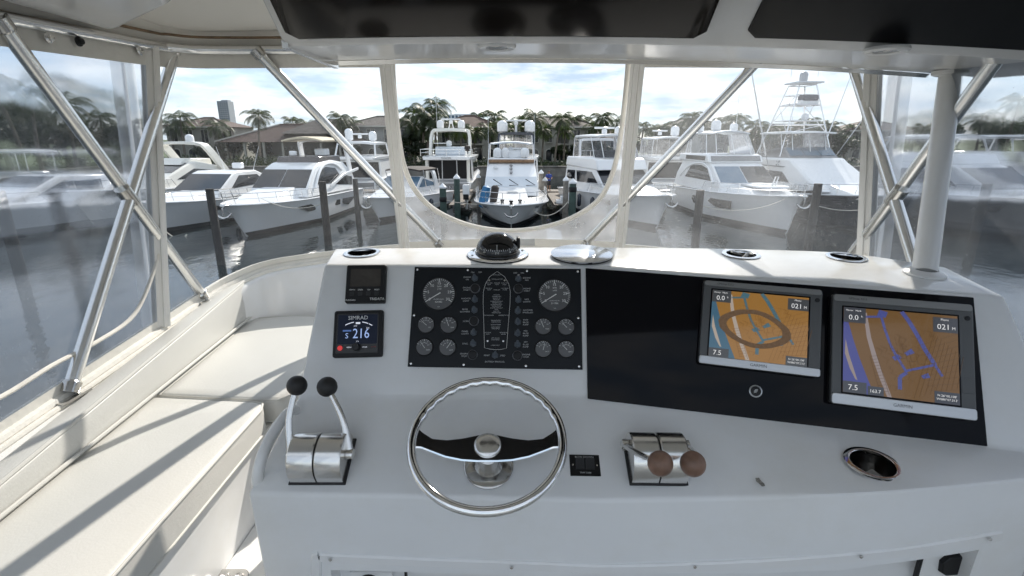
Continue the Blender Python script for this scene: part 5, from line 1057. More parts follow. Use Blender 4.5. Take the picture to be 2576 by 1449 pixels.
MB().box((.15, 11.4, 8.25), (1.2, .8, .45)).build('helm_cover', CAN_N, to, bevel=.15); MB().box((.15, 11.35, 7.95), (1.3, .5, .3)).build('control_box', BW, to, bevel=.04)
b.dome(-.05, 12, 9.35, .28, .75, pm('dome_grey', (.35, .37, .40), .4)); b.dome(0, 11.2, 6.7, .25, .5)
for sg in (-1, 1): MB().tube([(sg * 2.1, 12, 4.2), (sg * 4.6, 12.6, 13.0)], [.045, .015], 6).build('outrigger', RAILM, b.r); b.mast(sg * 1.0, 12, 9.7, 3.2, .02)
for sg in (-1, 1): MB().tube([(sg * 2.15, 11.2, 3.2), (sg * 5.4, 9.5, 10.5)], [.03, .012], 6).build('outrigger', RAILM, b.r)
emb = MB()
for a in range(4): emb.poly([(0, 0, 0), (cos(a * pi / 2 + .5) * .32, sin(a * pi / 2 + .5) * .22, 0), (cos(a * pi / 2 + 1.1) * .24, sin(a * pi / 2 + 1.1) * .26, 0)], Matrix.Translation((-2.12, 10.2, 3.75)) @ Matrix.Rotation(-pi / 2, 4, 'Y') @ Matrix.Rotation(pi / 2, 4, 'Z'))
emb.build('emblem', BGREY, c, smooth=False, fix=False)
b.hullwin([(5.2, -.10), (7.2, -.05), (7.2, .12), (5.2, .10)])
# hazy yacht behind the right side curtain
for x, y, lab in ((31.5, 27.0, 'grey and white sport yacht seen hazily through the right side curtain'), (40.0, 31.0, 'dark-windowed yacht seen hazily at the right picture edge')):
    b = Boat('moored_yacht', lab, x, y, radians(8), 16.0, 4.8, 2.4, 1.7, cat='yacht', full=.45, hull=BGREY if x < 35 else BW)
    b.cabin([(4.6, 1.9), (4.8, 2.4), (7.4, 3.7), (8.2, 3.9), (13.6, 3.8), (14.4, 1.8)], 2.1, .12, 'deckhouse', glass=[(1, .05, .93, -.95, .95)], side=[[(7.0, 2.5), (8.6, 3.5), (13, 3.4), (12.6, 2.5)]], z0=1.9, bevel=.1)
    b.cabin([(7.8, 3.8), (8.3, 4.5), (13.6, 4.5), (13.8, 3.8)], 1.9, .08, 'flybridge_coaming', bevel=.12); b.top(8.8, 13.8, 1.8, 5.6, 'hardtop', BW, .16, .15); b.rail(.45)
    for sg in (-1, 1): b.posts([((sg * 1.65, 9.2, 5.5), (sg * 1.8, 8.8, 4.5)), ((sg * 1.65, 13.2, 5.5), (sg * 1.8, 13.6, 4.5))], .07, BW)
    b.hullwin([(4.0, .25), (9.0, .25), (8.6, .45), (4.4, .45)])

# ---- second row, sterns towards us (yaw 180: bow away)
def stern_yacht(name, label, x, y, L, B, hs, floors=True, **k):
    return Boat(name, label, x, y + L, pi, L, B, hs + .9, hs, cat='yacht', group='yachts lying stern-to behind the dock', **k)
b = stern_yacht('stern_yacht', 'tall yacht lying stern-to with twin domes and its name on the grey transom', -6.1, 49.2, 16, 5.1, 1.5)
L = 16
b.cabin([(5.0, 1.6), (6.2, 3.6), (L - 2.6, 3.6), (L - 2.6, 1.6)], 2.3, .05, 'saloon', glass=[(2, .08, .96, -.94, -.34, SALD), (2, .08, .96, -.30, .30, SALD), (2, .08, .96, .34, .94, SALD)], side=[[(6.2, 2.3), (6.6, 3.2), (12.5, 3.2), (12.5, 2.3)]], z0=1.6)
o = MB().box((0, L - .02, .95), (4.1, .14, 1.0)).build('transom', BGREY, b.r, bevel=.05)
mk = MB(); text(mk, 'ONA', .62, .35, .95, 0, Matrix.Translation((0, L + .06, 0)) @ Matrix.Rotation(pi, 4, 'Z') @ Matrix.Rotation(pi / 2, 4, 'X')); mk.build('name', NAMEI, o, smooth=False, fix=False)
MB().box((0, L + .6, .35), (4.6, 1.4, .22)).build('swim_platform', TEAK, b.r, bevel=.05)
b.top(6.0, L - .1, 2.55, 3.85, 'flybridge_deck', BW, .30, .05)
for sg in (-1, 1): MB().box((sg * 1.95, L - 1.2, 2.6), (.30, .5, 2.2)).build('deck_pillar', BCR, b.r, bevel=.06)
mk = MB(); text(mk, 'PRINCESS', .22, 0, 3.72, 0, Matrix.Translation((0, L - .06, 0)) @ Matrix.Rotation(pi, 4, 'Z') @ Matrix.Rotation(pi / 2, 4, 'X')); mk.build('lettering', BGREY, b.r, smooth=False, fix=False)
rl = MB(); pts = [(-2.4, 9, 4.5), (-2.4, L - .4, 4.5), (2.4, L - .4, 4.5), (2.4, 9, 4.5)]; rl.tube(pts, .03, 6); rl.tube([(p[0], p[1], 4.2) for p in pts], .02, 6)
for x in (-2.4, -1.2, 0, 1.2, 2.4): rl.tube([(x, L - .4, 3.9), (x, L - .4, 4.5)], .025, 6)
rl.build('fly_rail', RAILM, b.r)
b.cabin([(10.5, 3.9), (10.6, 4.7), (12.4, 4.7), (12.5, 3.9)], 1.5, .05, 'flybridge_seats', mat=CAN_W, bevel=.1); MB().lathe([(.6, 5.0), (.62, 5.06), (0, 5.08)], 20, Matrix.Translation((.9, 13.0, 0))).build('table', BW, b.r); b.dome(.2, 11.5, 4.7, .28, .6)
b.arch(12.4, 1.95, 3.9, 6.3, -1.0, mat=BCR, th=.26, dep=.9, r=.7); b.top(8.0, 12.4, 1.75, 6.3, 'hardtop', BCR, .2, .10)
b.dome(-1.05, 11.2, 6.4, .36, .85); b.dome(1.05, 11.2, 6.4, .36, .85); b.radar(0, 11.0, 6.9, 1.9); b.posts([((sg * .25, 11, 6.4), (sg * .1, 11, 7.0)) for sg in (-1, 1)], .05, BW); b.mast(1.4, 11, 6.4, 3.6)
MB().lathe([(0, -.3), (.25, -.2), (.3, 0), (.25, .2), (0, .3)], 14, Matrix.Translation((-1.95, L - .6, 4.6))).build('life_ring', CAN_D, b.r)

b = stern_yacht('stern_yacht', 'yacht with navy hardtop and two big white domes rising behind the bow-on motor yacht', 0.4, 49.5, 15, 4.9, 1.5)
b.cabin([(5, 1.6), (6, 3.6), (12.4, 3.6), (12.4, 1.6)], 2.2, .05, 'saloon', glass=[(2, .1, .9, -.92, .92, SALD)], side=[[(6.2, 2.3), (6.6, 3.2), (11.5, 3.2), (11.5, 2.3)]], z0=1.6)
b.top(6, 14.2, 2.3, 3.9, 'flybridge_deck', BW, .3, .05); b.arch(12, 1.75, 3.9, 5.95, -.6, mat=BNAVY, th=.2, dep=.8); b.top(8.4, 12, 1.8, 6.0, 'hardtop', BNAVY, .22, .05); b.encl(8.5, 12, 1.7, 4.4, 5.8, .4)
b.dome(-1.35, 11.3, 6.05, .52, 1.15); b.dome(1.35, 11.3, 6.05, .52, 1.15); b.radar(0, 11, 6.75, 2.0); b.posts([((0, 11, 6.0), (0, 11, 6.8))], .12, BW)

b = stern_yacht('stern_yacht', 'white boat with boarding stairs lying stern-to left of the clear-topped flybridge cruiser', 8.3, 49.0, 13, 4.4, 1.4)
b.cabin([(4, 1.5), (5, 3.3), (10.4, 3.3), (10.4, 1.5)], 2.0, .05, 'saloon', glass=[(2, .1, .9, -.92, .92, SALD)], z0=1.5); b.top(5, 12.6, 2.1, 3.6, 'flybridge_deck', BW, .26, .05); b.arch(11, 1.8, 3.5, 5.4, -.9, mat=BW, th=.2, dep=.7); b.top(7, 10.4, 1.7, 5.4, 'hardtop', BW, .16, .05)
for i in range(4): MB().box((1.2, 12.9 + .25 * i, 1.3 - .25 * i), (.8, .3, .08)).build('stair_tread', TEAK, b.r)
rl = MB(); rl.tube([(-2, 12.4, 4.4), (2, 12.4, 4.4)], .03, 6); [rl.tube([(x, 12.4, 3.6), (x, 12.4, 4.4)], .025, 6) for x in (-2, -1, 0, 1, 2)]; rl.build('fly_rail', RAILM, b.r)
b = stern_yacht('stern_yacht', 'grey-transomed yacht with domes lying stern-to behind the tan-shaded sport yacht', -15.2, 50.5, 14, 4.7, 1.5)
b.cabin([(4, 1.5), (5, 3.4), (11.4, 3.4), (11.4, 1.5)], 2.1, .05, 'saloon', glass=[(2, .1, .9, -.92, .92, SALD)], z0=1.5); b.top(5, 13.4, 2.2, 3.75, 'flybridge_deck', BW, .28, .08); b.top(7, 12.4, 2.0, 5.1, 'hardtop', BW, .22, .15)
o = MB().box((0, 13.98, .95), (3.9, .14, .9)).build('transom', BGREY, b.r, bevel=.05)
for sg in (-1, 1): b.posts([((sg * 1.8, 12.2, 5.0), (sg * 1.95, 12.8, 3.8)), ((sg * 1.8, 7.4, 5.0), (sg * 1.95, 7.2, 3.8))], .08, BW)
b.dome(-1.1, 10, 5.25, .4, .95); b.dome(1.3, 10, 5.25, .4, 1.2); b.radar(.2, 10, 5.5, 1.7)
b = stern_yacht('stern_yacht', 'white yacht with black-framed flybridge tent lying stern-to behind the right hand cruisers', 15.4, 50.0, 14, 4.6, 1.5)
b.cabin([(4, 1.5), (5, 3.4), (11.4, 3.4), (11.4, 1.5)], 2.1, .05, 'saloon', glass=[(2, .1, .9, -.92, .92, SALD)], z0=1.5); b.top(5, 13.4, 2.2, 3.75, 'flybridge_deck', BW, .28, .08); b.encl(7, 12.4, 1.9, 3.8, 5.4, .2, 1.8); b.top(7, 12.6, 1.95, 5.5, 'hardtop', BW, .14, .2); b.dome(-.9, 10, 5.7, .42, 1.0); b.radar(.6, 10, 5.8, 1.5)
b = stern_yacht('stern_yacht', 'low white cabin boat lying stern-to left of the tuna tower', 24.5, 51.0, 12, 4.2, 1.4)
b.cabin([(4, 1.5), (5.4, 3.0), (10, 3.0), (10, 1.5)], 1.9, .05, 'saloon', glass=[(2, .1, .9, -.92, .92, SALD)], z0=1.5); b.top(5, 11.4, 2.0, 3.3, 'cabin_roof', BW, .22, .1); b.rail(.4)

# ---- docks, pilings, ropes
DK = thing('dock', 'weathered timber dock crossing behind the bow-on boats', 'dock', loc=(0, 47.3, WATER))
pk = None
nb = 0
for i in range(120):
    x = -14 + i * 0.235
    if pk is None: pk = MB().box((0, 0, 0), (.222, 2.0, .05)).build('plank', WOODD, DK); pk.location = (x, 0, .95)
    else: c = pk.copy(); C.objects.link(c); c.location = (x, 0, .95 + random.uniform(-.004, .004))
for y in (-.9, .9): MB().box((0, y, .84), (76, .12, .16)).build('stringer', WOODD, DK)
o = MB().box((-26.2, 0, .95), (24, 2.0, .05)).build('far_decking', WOODD, DK); o2 = MB().box((26.4, 0, .95), (24, 2.0, .05)).build('far_decking', WOODD, DK)
for x in (-4.0, 3.6):
    D2 = thing('finger_dock', 'narrow timber finger dock on the %s side of the bow-on motor yacht' % ('left' if x < 0 else 'right'), 'dock', loc=(x, 41.8, WATER))
    p2 = None
    for i in range(38):
        yy = -4.3 + i * .235
        if p2 is None: p2 = MB().box((0, 0, 0), (1.1, .222, .05)).build('plank', WOODD, D2); p2.location = (0, yy, .85)
        else: c = p2.copy(); C.objects.link(c); c.location = (0, yy, .85 + random.uniform(-.004, .004))
    for s in (-.5, .5): MB().box((s, 0, .74), (.1, 9, .16)).build('stringer', WOODD, D2)
def piling(x, y, top, r, mat, label, cap=False, band=None, lean=0):
    t = thing('piling', label, 'piling', loc=(x, y, WATER), group='timber mooring pilings')
    MB().tube([(0, 0, -1.5), (lean * .3, 0, top * .4), (lean, 0, top)], [r * 1.05, r * 1.02, r * .97], 14).build('pile', mat, t)
    if cap: MB().lathe([(r * 1.15, top - .03), (r * 1.15, top + .06), (0, top + .32)], 14).build('cap', CAPW, t)
    if band: MB().lathe([(r * 1.03, band - .16), (r * 1.12, band - .1), (r * 1.12, band + .1), (r * 1.03, band + .16)], 14).build('rope_wrap', BLACKM, t)
def pb_(u, v): p = at_z(u, v, WATER); return p.x, p.y
for u, v, top, r, m, lab, cap, band in ((557, 665, 3.35, .17, PILE, 'tall black piling in front of the black-windowed sport cruiser', 0, None), (826, 615, 3.3, .19, PILE, 'tall dark piling beside the big sport yacht', 0, None), (1117, 562, 2.35, .22, PILEG, 'white-capped green piling nearest the left side of the open window', 1, 1.6),
                                  (1152, 558, 2.9, .2, PILEG, 'taller white-capped piling left of the bow-on motor yacht', 1, None), (1438, 566, 2.7, .23, PILEG, 'thick green piling right of the bow-on motor yacht', 1, 2.3), (1421, 553, 2.7, .19, PILEW, 'grey piling just behind the thick green one', 1, None), (1360, 512, 2.6, .2, PILEW, 'pale-capped piling behind the person on the dock', 1, None), (1746, 640, 3.1, .19, PILE, 'dark piling in front of the yacht with angular hull windows', 0, None), (2030, 640, 3.4, .19, PILE, 'dark piling in front of the navy hull', 0, None),
                                  (902, 560, 2.9, .17, PILE, 'dark piling between the big sport yacht and the brown-canopied cruiser', 0, None), (1205, 520, 2.4, .17, PILEW, 'short white-capped piling by the outboard motor', 1, None), (60, 720, 3.6, .2, PILE, 'dark piling seen hazily through the left side curtain', 0, None), (1370, 523, 2.2, .19, PILEW, 'low pale-capped piling right of the yacht rail', 1, None), (2440, 640, 3.4, .2, PILE, 'dark piling seen hazily through the right side curtain', 0, None)):
    x, y = pb_(u, v); piling(x, y, top, r, m, lab, cap, band)
ROPE = pm('mooring_rope', (0.55, 0.52, 0.46), 0.9)
def rope(a, b, sag, label, r=.022, mat=ROPE):
    a, b = Vector(a), Vector(b); n_ = 16; pts = [a + (b - a) * k / n_ - Vector((0, 0, sag * 4 * (k / n_) * (1 - k / n_))) for k in range(n_ + 1)]
    tag(MB().tube([p - a for p in pts], r, 6).build('mooring_rope', mat, loc=a), label, 'rope', 'mooring ropes')
wz = WATER
rope((.75, 33.4, wz + 1.6), (*pb_(1438, 566), wz + 1.9), 1.1, 'pale rope sagging from the bow-on yacht to the thick green piling', .03)
rope((-.6, 33.2, wz + 1.6), (*pb_(1117, 562), wz + 1.6), .25, 'taut rope from the bow-on yacht to the near green piling')
rope((-21.0, 29.8, wz + 1.9), at_z(470, 590, wz + .1), .9, 'pale rope hanging in a loop at the bow of the black-windowed cruiser', .03)
rope(at_z(470, 590, wz + .1), at_z(408, 598, wz + .2), .5, 'pale slack rope floating below the left cruiser bow', .03)
rope((-14.5, 30.2, wz + 2.1), (*pb_(826, 615), wz + 2.2), .4, 'thin rope from the big sport yacht to the tall dark piling')
rope((16.2, 30.4, wz + 2.2), (*pb_(1746, 640), wz + 2.4), .5, 'thin rope from the angular-windowed yacht to its piling')
rope((22.2, 29.6, wz + 2.3), (*pb_(2030, 640), wz + 2.4), .5, 'thin rope from the navy bow to its piling')
rope((-9.0, 35.4, wz + 1.7), (*pb_(1117, 562), wz + 1.5), .5, 'thin rope from the brown-canopied cruiser to the near green piling')
# outboard motor and tender on the finger dock
t = thing('outboard_motor', 'white outboard motor tilted on a bracket left of the bow-on yacht', 'outboard', loc=(-3.45, 39.4, WATER + .2))
MB().loft([[(x * (.26 - .05 * abs(z - 1.5)), y, z) for x, y in ((-1, -.3), (-1, .35), (1, .35), (1, -.3))] for z in (1.1, 1.3, 1.75, 1.95)]).build('cowling', BW, t, bevel=.06, seg=3)
MB().tube([(0, 0, 1.1), (0, .05, .4), (0, .1, .1)], [.17, .12, .09], 10).build('leg', BW, t); MB().box((0, -.25, 1.05), (.4, .3, .4)).build('bracket', BLACKM, t, bevel=.03)
mk = MB(); text(mk, 'F', .3, 0, .75, 0, Matrix.Translation((0, -.14, 0)) @ Matrix.Rotation(pi / 2, 4, 'X')); mk.build('mark', BLACKM, t, smooth=False, fix=False)
t = thing('dock_steps', 'white plastic steps and locker on the dock right of the bow-on yacht', 'dock steps', loc=(3.75, 38.4, WATER + .88))
for i in range(3): MB().box((-.35 + .32 * i, 0, .13 + .13 * i), (.34, .8, .26 + .26 * i)).build('step', BW, t, bevel=.03)
# person on the dock in a blue shirt
def person(x, y, z, rz):
    t = thing('person', 'person in a blue shirt and dark shorts standing on the dock beside the yacht', 'person', loc=(x, y, z), rz=rz)
    J = {'pel': (0, 0, .95), 'bel': (0, 0, 1.12), 'che': (0, -.01, 1.32), 'nec': (0, 0, 1.50), 'hd0': (0, -.02, 1.60), 'hd1': (0, -.02, 1.74)}
    R = {'pel': .14, 'bel': .135, 'che': .15, 'nec': .055, 'hd0': .09, 'hd1': .085}
    E = [('pel', 'bel'), ('bel', 'che'), ('che', 'nec'), ('nec', 'hd0'), ('hd0', 'hd1')]
    for s, n_ in ((-1, 'l'), (1, 'r')):
        for k, p, r in (('hip', (s * .09, 0, .88), .10), ('kne', (s * .11, -.03, .48), .062), ('ank', (s * .11, .02, .08), .042), ('toe', (s * .13, -.16, .04), .035), ('sho', (s * .19, 0, 1.42), .062), ('elb', (s * .27, -.06, 1.16), .045), ('wri', (s * .16, -.30, 1.10), .030), ('han', (s * .11, -.37, 1.10), .035)):
            J[n_ + k] = p; R[n_ + k] = r
        E += [('pel', n_ + 'hip'), (n_ + 'hip', n_ + 'kne'), (n_ + 'kne', n_ + 'ank'), (n_ + 'ank', n_ + 'toe'), ('che', n_ + 'sho'), (n_ + 'sho', n_ + 'elb'), (n_ + 'elb', n_ + 'wri'), (n_ + 'wri', n_ + 'han')]
        for f in range(5):
            a = J[n_ + 'han']; J[n_ + 'f%d' % f] = (a[0] - s * (.05 if f else .01), a[1] - (.065 if f else .0), a[2] + (.03 - .018 * f if f else .055)); R[n_ + 'f%d' % f] = .009; E.append((n_ + 'han', n_ + 'f%d' % f))
    ks = list(J); me = bpy.data.meshes.new('body'); me.from_pydata([J[k] for k in ks], [(ks.index(a), ks.index(b)) for a, b in E], []); me.materials.append(pm('skin', (.30, .17, .11), .6))
    o = bpy.data.objects.new('body', me); C.objects.link(o); o.parent = t; o.modifiers.new('skin', 'SKIN'); sub = o.modifiers.new('sub', 'SUBSURF'); sub.levels = 1; sub.render_levels = 2
    for i, k in enumerate(ks): me.skin_vertices[0].data[i].radius = (R[k], R[k]); me.skin_vertices[0].data[i].use_root = (k == 'pel')
    SH = pm('blue_shirt', (.02, .05, .26), .8); MB().loft([[(cos(a) * rx, sin(a) * ry, z) for a in [2 * pi * k / 14 for k in range(14)]] for z, rx, ry in ((.92, .19, .16), (1.1, .18, .155), (1.32, .20, .16), (1.44, .17, .13), (1.50, .08, .08))]).build('shirt', SH, t)
    for s in (-1, 1): MB().tube([(s * .15, 0, 1.44), (s * .21, -.01, 1.36), (s * .25, -.04, 1.22)], [.08, .078, .075], 12).build('sleeve', SH, t)
    for s in (-1, 1): MB().tube([(s * .08, 0, .98), (s * .10, -.01, .75), (s * .115, -.02, .52)], [.125, .12, .11], 12).build('shorts_leg', pm('dark_shorts', (.03, .03, .035), .8), t)
    MB().ball((0, -.005, 1.72), .105, 14, sz=.85, lo=-.2).build('hair', pm('hair', (.02, .015, .012), .7), t)
    for s in (-1, 1): MB().ball((s * .035, -.105, 1.67), .011, 8).build('eye', BLACKM, t)
    MB().ball((0, -.118, 1.64), .016, 8, sz=1.4).build('nose', pm('skin', (.3, .17, .11)), t); MB().box((0, -.106, 1.60), (.045, .012, .01)).build('mouth', pm('lips', (.22, .09, .07), .6), t)
person(3.25, 46.6, WATER + .975, .3)
# ---- houses, trees and far buildings on the bank
STU = pm('stucco_cream', (0.36, 0.345, 0.31), 0.9, var=0.10, vs=0.4, bump=0.2, bs=8)
STUG = pm('stucco_grey', (0.33, 0.335, 0.33), 0.9, var=0.10, vs=0.4, bump=0.2, bs=8)
STUY = pm('stucco_yellow', (0.50, 0.43, 0.28), 0.9, var=0.10, vs=0.4)
RTILE = pm('roof_tile', (0.095, 0.062, 0.05), 0.85, var=0.35, vs=1.5, bump=0.6, bs=5)
RTILE2 = pm('roof_tile_grey', (0.09, 0.077, 0.068), 0.85, var=0.3, vs=1.5, bump=0.6, bs=5)
HWIN = pm('house_glass', (0.02, 0.025, 0.03), 0.08)
HFR = pm('house_frame', (0.62, 0.60, 0.55), 0.6)
IRON = pm('dark_iron', (0.02, 0.02, 0.022), 0.5)
def house(x, y, w, d, label, wall=STU, roof=RTILE, h=6.2, bays=4, over=.7, rise=2.0, loggia=(), rz=0.0, arches=True):
    t = thing('villa', label, 'house', loc=(x, y, LZ), rz=rz, group='waterfront villas')
    cols = []; bw = w / bays
    lo = set(loggia)
    mb = MB().box((0, d * .5 + 1.2, h / 2), (w, d - 1.2 + .0, h)); mb.build('wall', wall, t)
    fr = MB()
    for i in range(bays):
        x0 = -w / 2 + i * bw
        if i not in lo: MB().box((x0 + bw / 2, .95 - .3, h / 2), (bw - .002, 1.9, h)).build('front_wall', wall, t)
    for i in range(bays):
        xc = -w / 2 + (i + .5) * bw; yf = -.31 if i not in lo else 1.6
        for fl in (0, 1):
            z0 = .2 + fl * h * .5; ww, wh = bw * .42, h * .34
            if i in lo:
                o = MB().box((xc, 1.75, z0 + wh / 2 + .1), (bw * .8, .12, wh * 1.15)).build('window', HFR, t); MB().box((xc, 1.66, z0 + wh / 2 + .1), (bw * .74, .1, wh * 1.05)).build('pane', HWIN, o)
                MB().box((xc, .65, z0 - .12 + (.0)), (bw + .3, 2.2, .24)).build('balcony_slab', wall, t)
                if fl:
                    rb = MB().box((xc, -.30, z0 + .95), (bw, .05, .06)); 
                    for k in range(9): rb.box((xc - bw / 2 + bw * k / 8, -.30, z0 + .5), (.04, .04, .9))
                    rb.build('balcony_rail', IRON, t)
                for s in (-1, 1): MB().tube([(xc + s * bw * .48, -.2, z0), (xc + s * bw * .48, -.2, z0 + h * .5)], .14, 10).build('column', wall, t)
            else:
                if fl == 0 and arches:
                    out = [(-ww / 2, 0), (ww / 2, 0), (ww / 2, wh * .75)] + [(ww / 2 * cos(a), wh * .75 + ww / 2 * sin(a)) for a in [pi * k / 8 for k in range(1, 8)]] + [(-ww / 2, wh * .75)]
                    Mx = Matrix.Translation((xc, -.30, z0)) @ Matrix.Rotation(pi / 2, 4, 'X')
                    o = MB().prism([(a * 1.15, b * 1.06) for a, b in out], 0.0, .06, Mx).build('window', HFR, t); MB().prism(out, .06, .09, Mx).build('pane', HWIN, o)
                else:
                    o = MB().box((xc, yf - .02, z0 + wh / 2 + .25), (ww * 1.15, .12, wh * 1.1)).build('window', HFR, t); MB().box((xc, yf - .08, z0 + wh / 2 + .25), (ww, .06, wh)).build('pane', HWIN, o)
                    MB().box((xc, yf - .12, z0 + wh / 2 + .25), (.06, .04, wh)).build('mullion', HFR, o)
                    if fl:
                        rb = MB().box((xc, yf - .40, z0 + .95), (ww * 1.3, .04, .05))
                        for k in range(7): rb.box((xc - ww * .65 + ww * 1.3 * k / 6, yf - .40, z0 + .55), (.03, .03, .8))
                        rb.build('balcony_rail', IRON, t); MB().box((xc, yf - .22, z0 + .12), (ww * 1.3, .44, .1)).build('balcony_slab', wall, t)
    hx, y0, y1 = w / 2 + over, -over - .3, d + over; r = min(hx, (y1 - y0) / 2) * .98; ym = (y0 + y1) / 2; rx = max(hx - r, .05)
    zt = h + rise
    mb = MB().add([(-hx, y0, h), (hx, y0, h), (hx, y1, h), (-hx, y1, h), (-rx, ym, zt), (rx, ym, zt)], [(0, 1, 5, 4), (1, 2, 5), (2, 3, 4, 5), (3, 0, 4), (3, 2, 1, 0)])
    ro = mb.build('roof', roof, t, smooth=False); MB().box((0, y0 - .02, h - .06), (2 * hx, .12, .2)).build('gutter', HFR, ro)
    MB().tube([(-rx, ym, zt), (rx, ym, zt)], .16, 8).build('ridge', roof, ro)
    for sg in (-1, 1): MB().tube([(sg * rx, ym, zt), (sg * hx, y0, h + .05)], .13, 8).build('hip_ridge', roof, ro)
    return t
house(-56.5, 97, 11, 9, 'cream two-storey villa with arched openings and small balconies at the far left', STU, RTILE, 6.2, 4, loggia=(3,), rise=1.7)
t = thing('pavilion', 'long low open pavilion with a broad brown tiled roof', 'house', loc=(-38, 97, LZ), group='waterfront villas')
ro = MB().add([(-13, -5, 3.6), (13, -5, 3.6), (13, 7, 3.6), (-13, 7, 3.6), (-4, 1, 6.6), (6, 1, 6.6)], [(0, 1, 5, 4), (1, 2, 5), (2, 3, 4, 5), (3, 0, 4), (3, 2, 1, 0)]).build('roof', RTILE, t, smooth=False)
MB().tube([(-4, 1, 6.62), (-13, -5, 3.65)], .16, 8).build('hip_ridge', STU, ro); MB().tube([(-4, 1, 6.62), (6, 1, 6.62)], .16, 8).build('ridge', RTILE, ro)
MB().add([(-2, -4.2, 5.0), (12, -4.2, 5.0), (12, 5, 5.0), (-2, 5, 5.0), (3, 1, 7.6), (8, 1, 7.6)], [(0, 1, 5, 4), (1, 2, 5), (2, 3, 4, 5), (3, 0, 4), (3, 2, 1, 0)]).build('upper_roof', RTILE2, ro, smooth=False)
MB().box((0, 5, 1.8), (22, .3, 3.6)).build('wall', STUG, t); MB().box((5, 1, 4.2), (12, 7, 1.6)).build('upper_wall', STU, t)
for k in range(8): MB().box((-11.5 + 3.3 * k, -4.4, 1.8), (.35, .35, 3.6)).build('column', STU, t)
for k in range(5): MB().box((-9 + 4.4 * k, 4.8, 1.5), (2.2, .1, 2.2)).build('window', HWIN, t)
house(-23.5, 96, 12, 9, 'grey villa with dark shutters left of the open window', STUG, RTILE2, 6.3, 4, rise=1.8)
house(-8.0, 98, 11, 9, 'villa with stacked loggias and dark red roof right of the dark palm clump', STU, RTILE, 6.2, 4, loggia=(1, 2), rise=2.1)
house(8.0, 98, 15, 10, 'wide pale villa with balconies behind the centre palms', STU, RTILE2, 6.2, 6, loggia=(3,), rise=1.9)
house(20.5, 108, 9, 9, 'lower red-roofed villa seen between the right palms', STUG, RTILE, 4.2, 3, rise=2.0)
house(33.0, 97, 12, 9, 'cream villa right of the window post half hidden by boats', STU, RTILE2, 6.1, 4, rise=1.6)
house(52.0, 100, 13, 9, 'grey-roofed villa behind the tuna tower', STUG, RTILE2, 5.0, 4, rise=1.8)
house(68.0, 99, 12, 9, 'brown-roofed villa at the right behind the sportfisher', STU, RTILE, 5.6, 4, rise=1.8)
house(-78.0, 60, 12, 9, 'cream house among dark trees at the left edge', STUY, RTILE2, 6.0, 4, rise=1.6, rz=radians(35))
# far towers
def tower(name, label, x, y, w, d, h, fl, bays, wall, rz=0):
    t = thing(name, label, 'tower block', loc=(x, y, LZ), rz=rz)
    MB().box((0, 0, h / 2), (w, d, h)).build('wall', wall, t); MB().box((w * .1, 0, h + h * .015), (w * .6, d * .6, h * .03)).build('plant_room', wall, t)
    ban = None
    for i in range(fl):
        z = h * (i + .55) / fl
        s = MB().box((0, -d / 2 - .6, 0), (w * .98, 1.4, h / fl * .16)).build('balcony_slab', wall, t) if ban is None else ban.copy()
        if ban is None: ban = s
        else: C.objects.link(s)
        s.location = (0, 0, z - h / fl * .4)
    win = None
    for i in range(fl):
        for j in range(bays):
            if win is None: s = win = MB().box((0, -d / 2 - .1, 0), (w / bays * .62, .3, h / fl * .52)).build('window', pm('far_glass', (0.07, 0.12, 0.19), 0.15), t)
            else: s = win.copy(); C.objects.link(s)
            s.location = (-w / 2 + w * (j + .5) / bays, 0, h * (i + .55) / fl)
tp = at_y(566, 255, 860)
tower('tower_block', 'tall slim grey apartment tower on the left skyline', tp.x, 860, 17, 17, tp.z - LZ, 20, 5, pm('tower_grey', (0.34, 0.36, 0.40), 0.8))
tp = at_y(1160, 289, 420)
tower('hotel_block', 'white hotel block with blue window bands above the villa roofs', tp.x, 420, 25, 14, tp.z - LZ, 6, 9, pm('tower_white', (0.66, 0.68, 0.72), 0.8))

# ---- palms and trees
BARK = pm('palm_bark', (0.15, 0.125, 0.10), 0.9, var=0.3, vs=3, bump=0.5, bs=7)
def leafmat(name, a, b):
    m = pm(name, a, 0.5, var=0.35, vs=1.2, col2=b); bs_ = m.node_tree.nodes['Principled BSDF']
    nt = m.node_tree; out = [n for n in nt.nodes if n.type == 'OUTPUT_MATERIAL'][0]; tl = nt.nodes.new('ShaderNodeBsdfTranslucent'); ms = nt.nodes.new('ShaderNodeMixShader'); ms.inputs['Fac'].default_value = 0.28
    tl.inputs['Color'].default_value = (b[0] * 1.6, b[1] * 1.7, b[2], 1)
    nt.links.new(bs_.outputs[0], ms.inputs[1]); nt.links.new(tl.outputs[0], ms.inputs[2]); nt.links.new(ms.outputs[0], out.inputs['Surface']); return m
LEAF = leafmat('palm_leaf', (0.014, 0.026, 0.009), (0.040, 0.060, 0.016))
LEAF2 = leafmat('tree_leaf', (0.010, 0.019, 0.008), (0.027, 0.042, 0.015))
